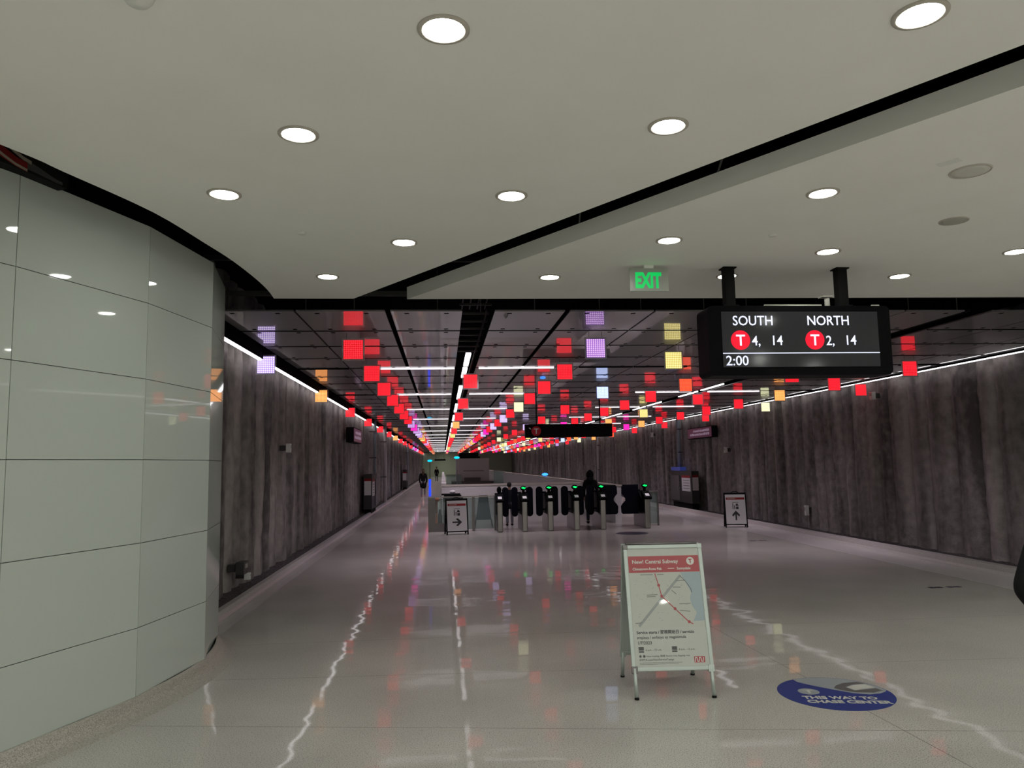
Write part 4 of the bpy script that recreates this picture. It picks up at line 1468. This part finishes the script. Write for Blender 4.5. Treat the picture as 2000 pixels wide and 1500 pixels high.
# maroon wall signs
def wall_sign(loc, ln, h, sgn, label):
    t = thing('wall_sign', loc, label, 'sign', group='maroon wall signs')
    m = MB()
    m.bx(-0.12, 0.12, -ln / 2, ln / 2, -h / 2, h / 2, bev=0.01)
    m.build('casing', M['matblack'], t)
    m = MB()
    m.bx(sgn * 0.12, sgn * 0.126, -ln / 2 + 0.04, ln / 2 - 0.04, -h / 2 + 0.03, h / 2 - 0.03)
    fc = m.build('face', M['wallsign'], t)
    rn = random.Random(5)
    m = MB()
    for row, (f0, f1) in enumerate(((0.1, 0.75), (0.1, 0.9))):
        u = -ln / 2 + ln * f0
        zc_ = h * (0.17 - 0.32 * row)
        while u < -ln / 2 + ln * f1:
            w_ = rn.uniform(0.05, 0.13)
            y = u if sgn < 0 else -u
            m.bx(sgn * 0.126, sgn * 0.129, min(y, y + w_ * (1 if sgn < 0 else -1)), max(y, y + w_ * (1 if sgn < 0 else -1)), zc_ - 0.04, zc_ + rn.uniform(0.03, 0.06))
            u += w_ + 0.04
    m.build('lettering', M['walltext'], fc)
wall_sign((-2.93, 25.6, 2.86), 2.3, 0.48, 1, 'maroon box sign mounted high on the left concrete wall')
wall_sign((10.74, 30.7, 2.98), 3.0, 0.46, -1, 'maroon box sign mounted high on the right concrete wall')

# conduits and cabinets on the walls
for (x, y, rr, z0, z1, mt, lab) in ((-2.83, 32.3, 0.06, 1.35, 3.78, 'pipeblue', 'thin bluish conduit rising from the cabinet on the left wall'), (-2.80, 37.5, 0.085, 0.0, 3.78, 'pipe', 'tall pale grey pipe on the left concrete wall'),
                                    (10.78, 34.0, 0.09, 1.4, 3.75, 'pipeblue', 'grey conduit rising from the cabinet on the right wall'), (-2.82, 62, 0.06, 0.0, 3.6, 'pipeblue', 'farther thin conduit on the left concrete wall'),
                                    (10.70, 52, 0.08, 0.0, 3.75, 'pipe', 'farther pale conduit on the right concrete wall')):
    t = thing('conduit', (x, y, z0), lab, 'pipe', group='conduits on the hall walls')
    m = MB()
    m.tube([(0, 0, (-0.22 if x > 0 else 0.1) if z0 == 0 else 0), (0, 0, z1 - z0)], rr, 12)
    m.build('pipe', M[mt], t)
    m = MB()
    for k in (0.35, 0.8):
        m.box((-0.08 if x < 0 else 0.03, 0, (z1 - z0) * k), (0.3 if x < 0 else 0.2, 0.2, 0.05))
    m.build('clamp', M['metaldark'], t)
def cabinet(loc, sgn, w_, h_, label, blue=False, s=1.0):
    t = thing('wall_cabinet', loc, label, 'cabinet', group='cabinets on the hall walls')
    m = MB()
    m.bx(-0.16, 0.16, -w_ / 2, w_ / 2, 0.12, h_, bev=0.01)
    m.build('body', M['cabdark'], t)
    m = MB()
    m.bx(-0.12, 0.12, -w_ / 2 + 0.1, w_ / 2 - 0.1, -0.3, 0.12)
    m.build('base', M['matblack'], t)
    m = MB()
    m.bx(sgn * 0.16, sgn * 0.175, -w_ * 0.45, -w_ * 0.05, h_ * 0.42, h_ * 0.80)
    n = m.build('notice', M['paper'], t)
    m = MB()
    m.bx(sgn * 0.175, sgn * 0.178, -w_ * 0.45, -w_ * 0.05, h_ * 0.80, h_ * 0.87)
    m.build('red_heading', M['signred'], n)
    m = MB()
    for k in range(4):
        m.bx(sgn * 0.175, sgn * 0.177, -w_ * 0.40, -w_ * 0.12, h_ * (0.72 - 0.075 * k), h_ * (0.735 - 0.075 * k))
    m.build('notice_lines', M['inkgrey'], n)
    m = MB()
    m.bx(-0.165, -0.160, 0, 0.01, 0.3, 0.31)
    m.bx(sgn * 0.16, sgn * 0.20, w_ * 0.05, w_ * 0.48, 0.2, h_ * 0.86)
    dr = m.build('door', M['cabinet'], t)
    m = MB()
    m.bx(sgn * 0.20, sgn * 0.22, w_ * 0.08, w_ * 0.11, h_ * 0.45, h_ * 0.55)
    m.build('handle', M['metal'], dr)
    # notice on the end that faces the concourse
    m = MB()
    m.bx(-0.13, 0.13, -w_ / 2 - 0.012, -w_ / 2, h_ * 0.45, h_ * 0.82)
    n = m.build('end_notice', M['paper'], t)
    m = MB()
    m.bx(-0.13, 0.13, -w_ / 2 - 0.013, -w_ / 2 - 0.011, h_ * 0.82, h_ * 0.88)
    m.build('red_heading', M['signred'], n)
    if blue:
        m = MB()
        m.bx(-0.14, 0.14, w_ * 0.05, w_ / 2, h_, h_ + 0.16)
        m.build('blue_sign', M['bluesign'], t)
cabinet((-2.86, 30.6, 0.1), 1, 2.2, 1.45, 'dark cabinet with white notice at the foot of the left wall')
cabinet((10.62, 32.9, -0.1), -1, 2.9, 1.5, 'dark cabinet with blue top sign by the right wall', True)
cabinet((-2.86, 58.5, 0.1), 1, 1.8, 1.45, 'smaller-looking farther cabinet at the foot of the left wall')
# small devices on the concrete walls
def device(loc, d, mt, label, name='wall_device', cat='device', extra=None):
    t = thing(name, loc, label, cat, group='small wall devices')
    m = MB()
    m.box((0, 0, 0), d, bev=0.006)
    m.build('housing', M[mt], t)
    m = MB()
    s = 1 if loc[0] < 0 else -1
    m.box((s * (d[0] / 2 + 0.004), 0, d[2] * 0.15), (0.008, d[1] * 0.5, d[2] * 0.35))
    m.build('cover', M['grilledark'], t)
    m = MB()
    m.box((-s * (d[0] / 2 + 0.06), 0, 0), (0.13, d[1] * 0.6, d[2] * 0.6))
    m.build('mounting_block', M['cabdark'], t)
device((-2.98, 15.1, 2.23), (0.09, 0.10, 0.17), 'white', 'small white box on the left wall near its near end')
device((10.78, 18.1, 3.38), (0.10, 0.13, 0.20), 'white', 'small white box high on the right wall under the light line')
device((10.80, 28.3, 2.22), (0.10, 0.14, 0.22), 'white', 'small white box at mid height right of the maroon sign')
device((10.80, 38.5, 3.2), (0.10, 0.2, 0.24), 'white', 'small white fitting high on the right wall beyond the conduit')
device((10.80, 22.0, 0.30), (0.10, 0.10, 0.30), 'white', 'low pale outlet box at the foot of the right wall')
device((-2.96, 11.7, 0.40), (0.12, 0.26, 0.18), 'cabdark', 'dark junction box low on the left wall beside the glass panels')
device((-2.94, 11.95, 0.24), (0.09, 0.07, 0.10), 'white', 'tiny pale plug just below the dark junction box')

# ------------------------------------------------------------------ people
def skin_mesh(name, joints, edges, mt, parent, sub=2, root=0):
    me = bpy.data.meshes.new(name)
    ks = list(joints)
    me.from_pydata([joints[k][0] for k in ks], [(ks.index(a), ks.index(b)) for a, b in edges], [])
    ob = bpy.data.objects.new(name, me)
    link(ob, parent)
    md = ob.modifiers.new('skin', 'SKIN')
    md.use_smooth_shade = True
    sv = me.skin_vertices[0].data
    for i, k in enumerate(ks):
        rr = joints[k][1]
        sv[i].radius = rr if isinstance(rr, tuple) else (rr, rr)
        sv[i].use_root = (i == root)
    s = ob.modifiers.new('sub', 'SUBSURF')
    s.levels = s.render_levels = sub
    me.materials.append(mt)
    return ob

def person(loc, rz, h, label, coat, trousers, hair, shoe, pose=None, long_hair=False, hood=False, coat_len=0.48, stride=0.06, group=None):
    """standing figure of height h facing -y in its own axes; every joint may be moved by pose"""
    t = thing('person', loc, label, 'person', rz=rz, group=group)
    k = h / 1.70
    J = {
        'pelvis': (0, 0, 0.92), 'waist': (0, 0.01, 1.08), 'chest': (0, 0.0, 1.28), 'neck': (0, 0.0, 1.44), 'head0': (0, -0.01, 1.52), 'head1': (0, -0.01, 1.62), 'head2': (0, -0.005, 1.675),
        'shL': (-0.17, 0, 1.38), 'elL': (-0.22, 0.02, 1.10), 'wrL': (-0.21, -0.06, 0.87), 'haL': (-0.205, -0.075, 0.78),
        'shR': (0.17, 0, 1.38), 'elR': (0.22, 0.02, 1.10), 'wrR': (0.21, -0.06, 0.87), 'haR': (0.205, -0.075, 0.78),
        'hiL': (-0.09, 0, 0.88), 'knL': (-0.10, -stride * 0.6, 0.49), 'anL': (-0.10, -stride, 0.09), 'toL': (-0.11, -stride - 0.15, 0.035),
        'hiR': (0.09, 0, 0.88), 'knR': (0.10, stride * 0.3, 0.49), 'anR': (0.10, stride, 0.09), 'toR': (0.11, stride - 0.15, 0.035),
    }
    if pose:
        J.update(pose)
    J = {a: tuple(c * k for c in b) for a, b in J.items()}
    def sc(d):
        return {a: (J[a], (tuple(x * k for x in rr) if isinstance(rr, tuple) else rr * k)) for a, rr in d.items()}
    # body: one continuous surface with hands
    body = {'pelvis': (0.125, 0.09), 'waist': (0.11, 0.085), 'chest': (0.13, 0.095), 'neck': 0.05, 'head0': (0.068, 0.075), 'head1': (0.077, 0.092), 'head2': (0.055, 0.065),
            'shL': 0.052, 'elL': 0.041, 'wrL': 0.028, 'haL': (0.022, 0.035), 'shR': 0.052, 'elR': 0.041, 'wrR': 0.028, 'haR': (0.022, 0.035),
            'hiL': 0.078, 'knL': 0.052, 'anL': 0.038, 'toL': (0.036, 0.028), 'hiR': 0.078, 'knR': 0.052, 'anR': 0.038, 'toR': (0.036, 0.028)}
    E = [('pelvis', 'waist'), ('waist', 'chest'), ('chest', 'neck'), ('neck', 'head0'), ('head0', 'head1'), ('head1', 'head2')]
    for s in 'LR':
        E += [('chest', 'sh' + s), ('sh' + s, 'el' + s), ('el' + s, 'wr' + s), ('wr' + s, 'ha' + s), ('pelvis', 'hi' + s), ('hi' + s, 'kn' + s), ('kn' + s, 'an' + s), ('an' + s, 'to' + s)]
    js = sc(body)
    # nose and five fingers grow from the same skeleton
    hx, hy, hz = J['head1']
    js['nose'] = ((hx, hy - 0.105 * k, hz - 0.03 * k), 0.012 * k)
    E.append(('head1', 'nose'))
    for s, sg in (('L', -1), ('R', 1)):
        w_, ha = Vector(J['wr' + s]), Vector(J['ha' + s])
        d = (ha - w_).normalized()
        side = Vector((0, 1, 0)) - d * d.y
        side.normalize()
        for i, (off, ln) in enumerate(((-0.027, 0.075), (-0.009, 0.085), (0.009, 0.08), (0.027, 0.062))):
            p1 = ha + side * off * k + d * ln * 0.5 * k
            p2 = ha + side * off * 1.05 * k + d * ln * k + Vector((-sg * 0.012 * k, 0, 0))
            js['f%s%da' % (s, i)] = (tuple(p1), 0.0085 * k)
            js['f%s%db' % (s, i)] = (tuple(p2), 0.007 * k)
            E += [('ha' + s, 'f%s%da' % (s, i)), ('f%s%da' % (s, i), 'f%s%db' % (s, i))]
        th = w_.lerp(ha, 0.55) - side * 0.05 * k + d * 0.015 * k
        js['th' + s] = (tuple(th), 0.009 * k)
        E.append(('wr' + s, 'th' + s))
    skin_mesh('body', js, E, M['skin'], t, 2, 0)
    # trousers
    d = sc({'pelvis': (0.14, 0.105), 'hiL': 0.092, 'knL': 0.068, 'anL': 0.056, 'hiR': 0.092, 'knR': 0.068, 'anR': 0.056})
    skin_mesh('trousers', d, [('pelvis', 'hiL'), ('hiL', 'knL'), ('knL', 'anL'), ('pelvis', 'hiR'), ('hiR', 'knR'), ('knR', 'anR')], trousers, t)
    # coat with sleeves and skirt
    d = sc({'waist': (0.145, 0.12), 'chest': (0.165, 0.13), 'neck': (0.075, 0.07), 'pelvis': (0.205, 0.155), 'shL': 0.075, 'elL': 0.062, 'wrL': 0.046, 'shR': 0.075, 'elR': 0.062, 'wrR': 0.046})
    px, py, pz = J['pelvis']
    d['hem'] = ((px, py, pz - coat_len * k + 0.12 * k), (0.215 * k, 0.17 * k))
    ed = [('pelvis', 'waist'), ('waist', 'chest'), ('chest', 'neck'), ('pelvis', 'hem')]
    for s in 'LR':
        ed += [('chest', 'sh' + s), ('sh' + s, 'el' + s), ('el' + s, 'wr' + s)]
    skin_mesh('coat', d, ed, coat, t)
    # hair or hood
    m = MB()
    m.sphere((hx, hy + 0.012 * k, hz + 0.012 * k), (0.092 * k, 0.105 * k, 0.108 * k), n=20, m=14)
    for v in m.bm.verts:
        if v.co.y < hy - 0.03 * k and v.co.z < hz + 0.045 * k:
            v.co.y = hy - 0.03 * k
    if long_hair:
        m.tube([(hx, hy + 0.05 * k, hz + 0.02 * k), (hx, hy + 0.085 * k, hz - 0.12 * k), (hx, hy + 0.11 * k, hz - 0.30 * k)], [0.075 * k, 0.085 * k, 0.05 * k], 12)
    m.build('hair', hair, t)
    if hood:
        m = MB()
        m.sphere((hx, hy + 0.02 * k, hz - 0.01 * k), (0.125 * k, 0.135 * k, 0.16 * k), n=20, m=14)
        for v in m.bm.verts:
            if v.co.y < hy - 0.06 * k:
                v.co.y = hy - 0.06 * k + (v.co.y - hy + 0.06 * k) * 0.15
        nx, ny, nz = J['neck']
        m.tube([(nx, ny + 0.02 * k, nz + 0.09 * k), (nx, ny + 0.01 * k, nz - 0.08 * k)], [0.105 * k, 0.15 * k], 16)
        m.build('hood', coat, t)
    # shoes
    for s in 'LR':
        a, b = Vector(J['an' + s]), Vector(J['to' + s])
        d = Vector((b.x - a.x, b.y - a.y, 0)).normalized()
        m = MB()
        c = a.lerp(b, 0.45)
        m.sphere((c.x, c.y, 0.052 * k), (0.055 * k, 0.055 * k, 0.05 * k), n=14, m=8)
        for v in m.bm.verts:
            q = Vector((v.co.x - c.x, v.co.y - c.y, 0))
            u = q.dot(d)
            v.co += d * u * 1.55
            v.co.z = max(v.co.z, 0.0)
        m.build('shoe', shoe, t)
    return t
person((-1.17, 45.5, 0), R(180), 1.62, 'person with long brown hair in a black coat walking away by the left wall', M['coatblack'], M['palejeans'], M['hairbrown'], M['pink'], long_hair=True, stride=0.12, coat_len=0.55)
person((4.47, 23.0, 0), R(170), 1.55, 'hooded person in black standing behind the fifth fare gate', M['coatblack'], M['coatdark'], M['hairdark'], M['coatblack'], hood=True, coat_len=0.7)
person((1.98, 22.9, 0), R(180), 1.27, 'small person in dark clothes between the first two fare gates', M['coatdark'], M['jeans'], M['hairdark'], M['coatblack'], coat_len=0.40)
person((-0.72, 88, 0), R(0), 1.62, 'tiny far person in black near the bright end of the hall', M['coatblack'], M['jeans'], M['hairdark'], M['coatblack'])
person((3.89, 4.42, 0), R(165), 1.74, 'person in a black jacket, only an elbow showing at the right picture edge', M['coatblack'], M['coatdark'], M['hairdark'], M['coatblack'],
       pose={'elR': (0.345, 0.06, 1.0), 'wrR': (0.21, -0.06, 0.86), 'haR': (0.17, -0.10, 0.81)})
# burgundy bag on the hooded person's side
t = thing('shoulder_bag', (4.84, 22.9, 0.78), 'burgundy bag hanging beside the hooded person at the gate', 'bag')
m = MB()
m.prism(rrect(-0.11, 0.11, 0.0, 0.26, 0.04), -0.05, 0.05, 'y')
m.build('pouch', M['burgundy'], t)
m = MB()
m.tube([(-0.09, 0, 0.24), (-0.12, 0.12, 0.42), (-0.16, 0.25, 0.5)], 0.012, 8)
m.build('strap', M['burgundy'], t)

bpy.context.view_layer.update()
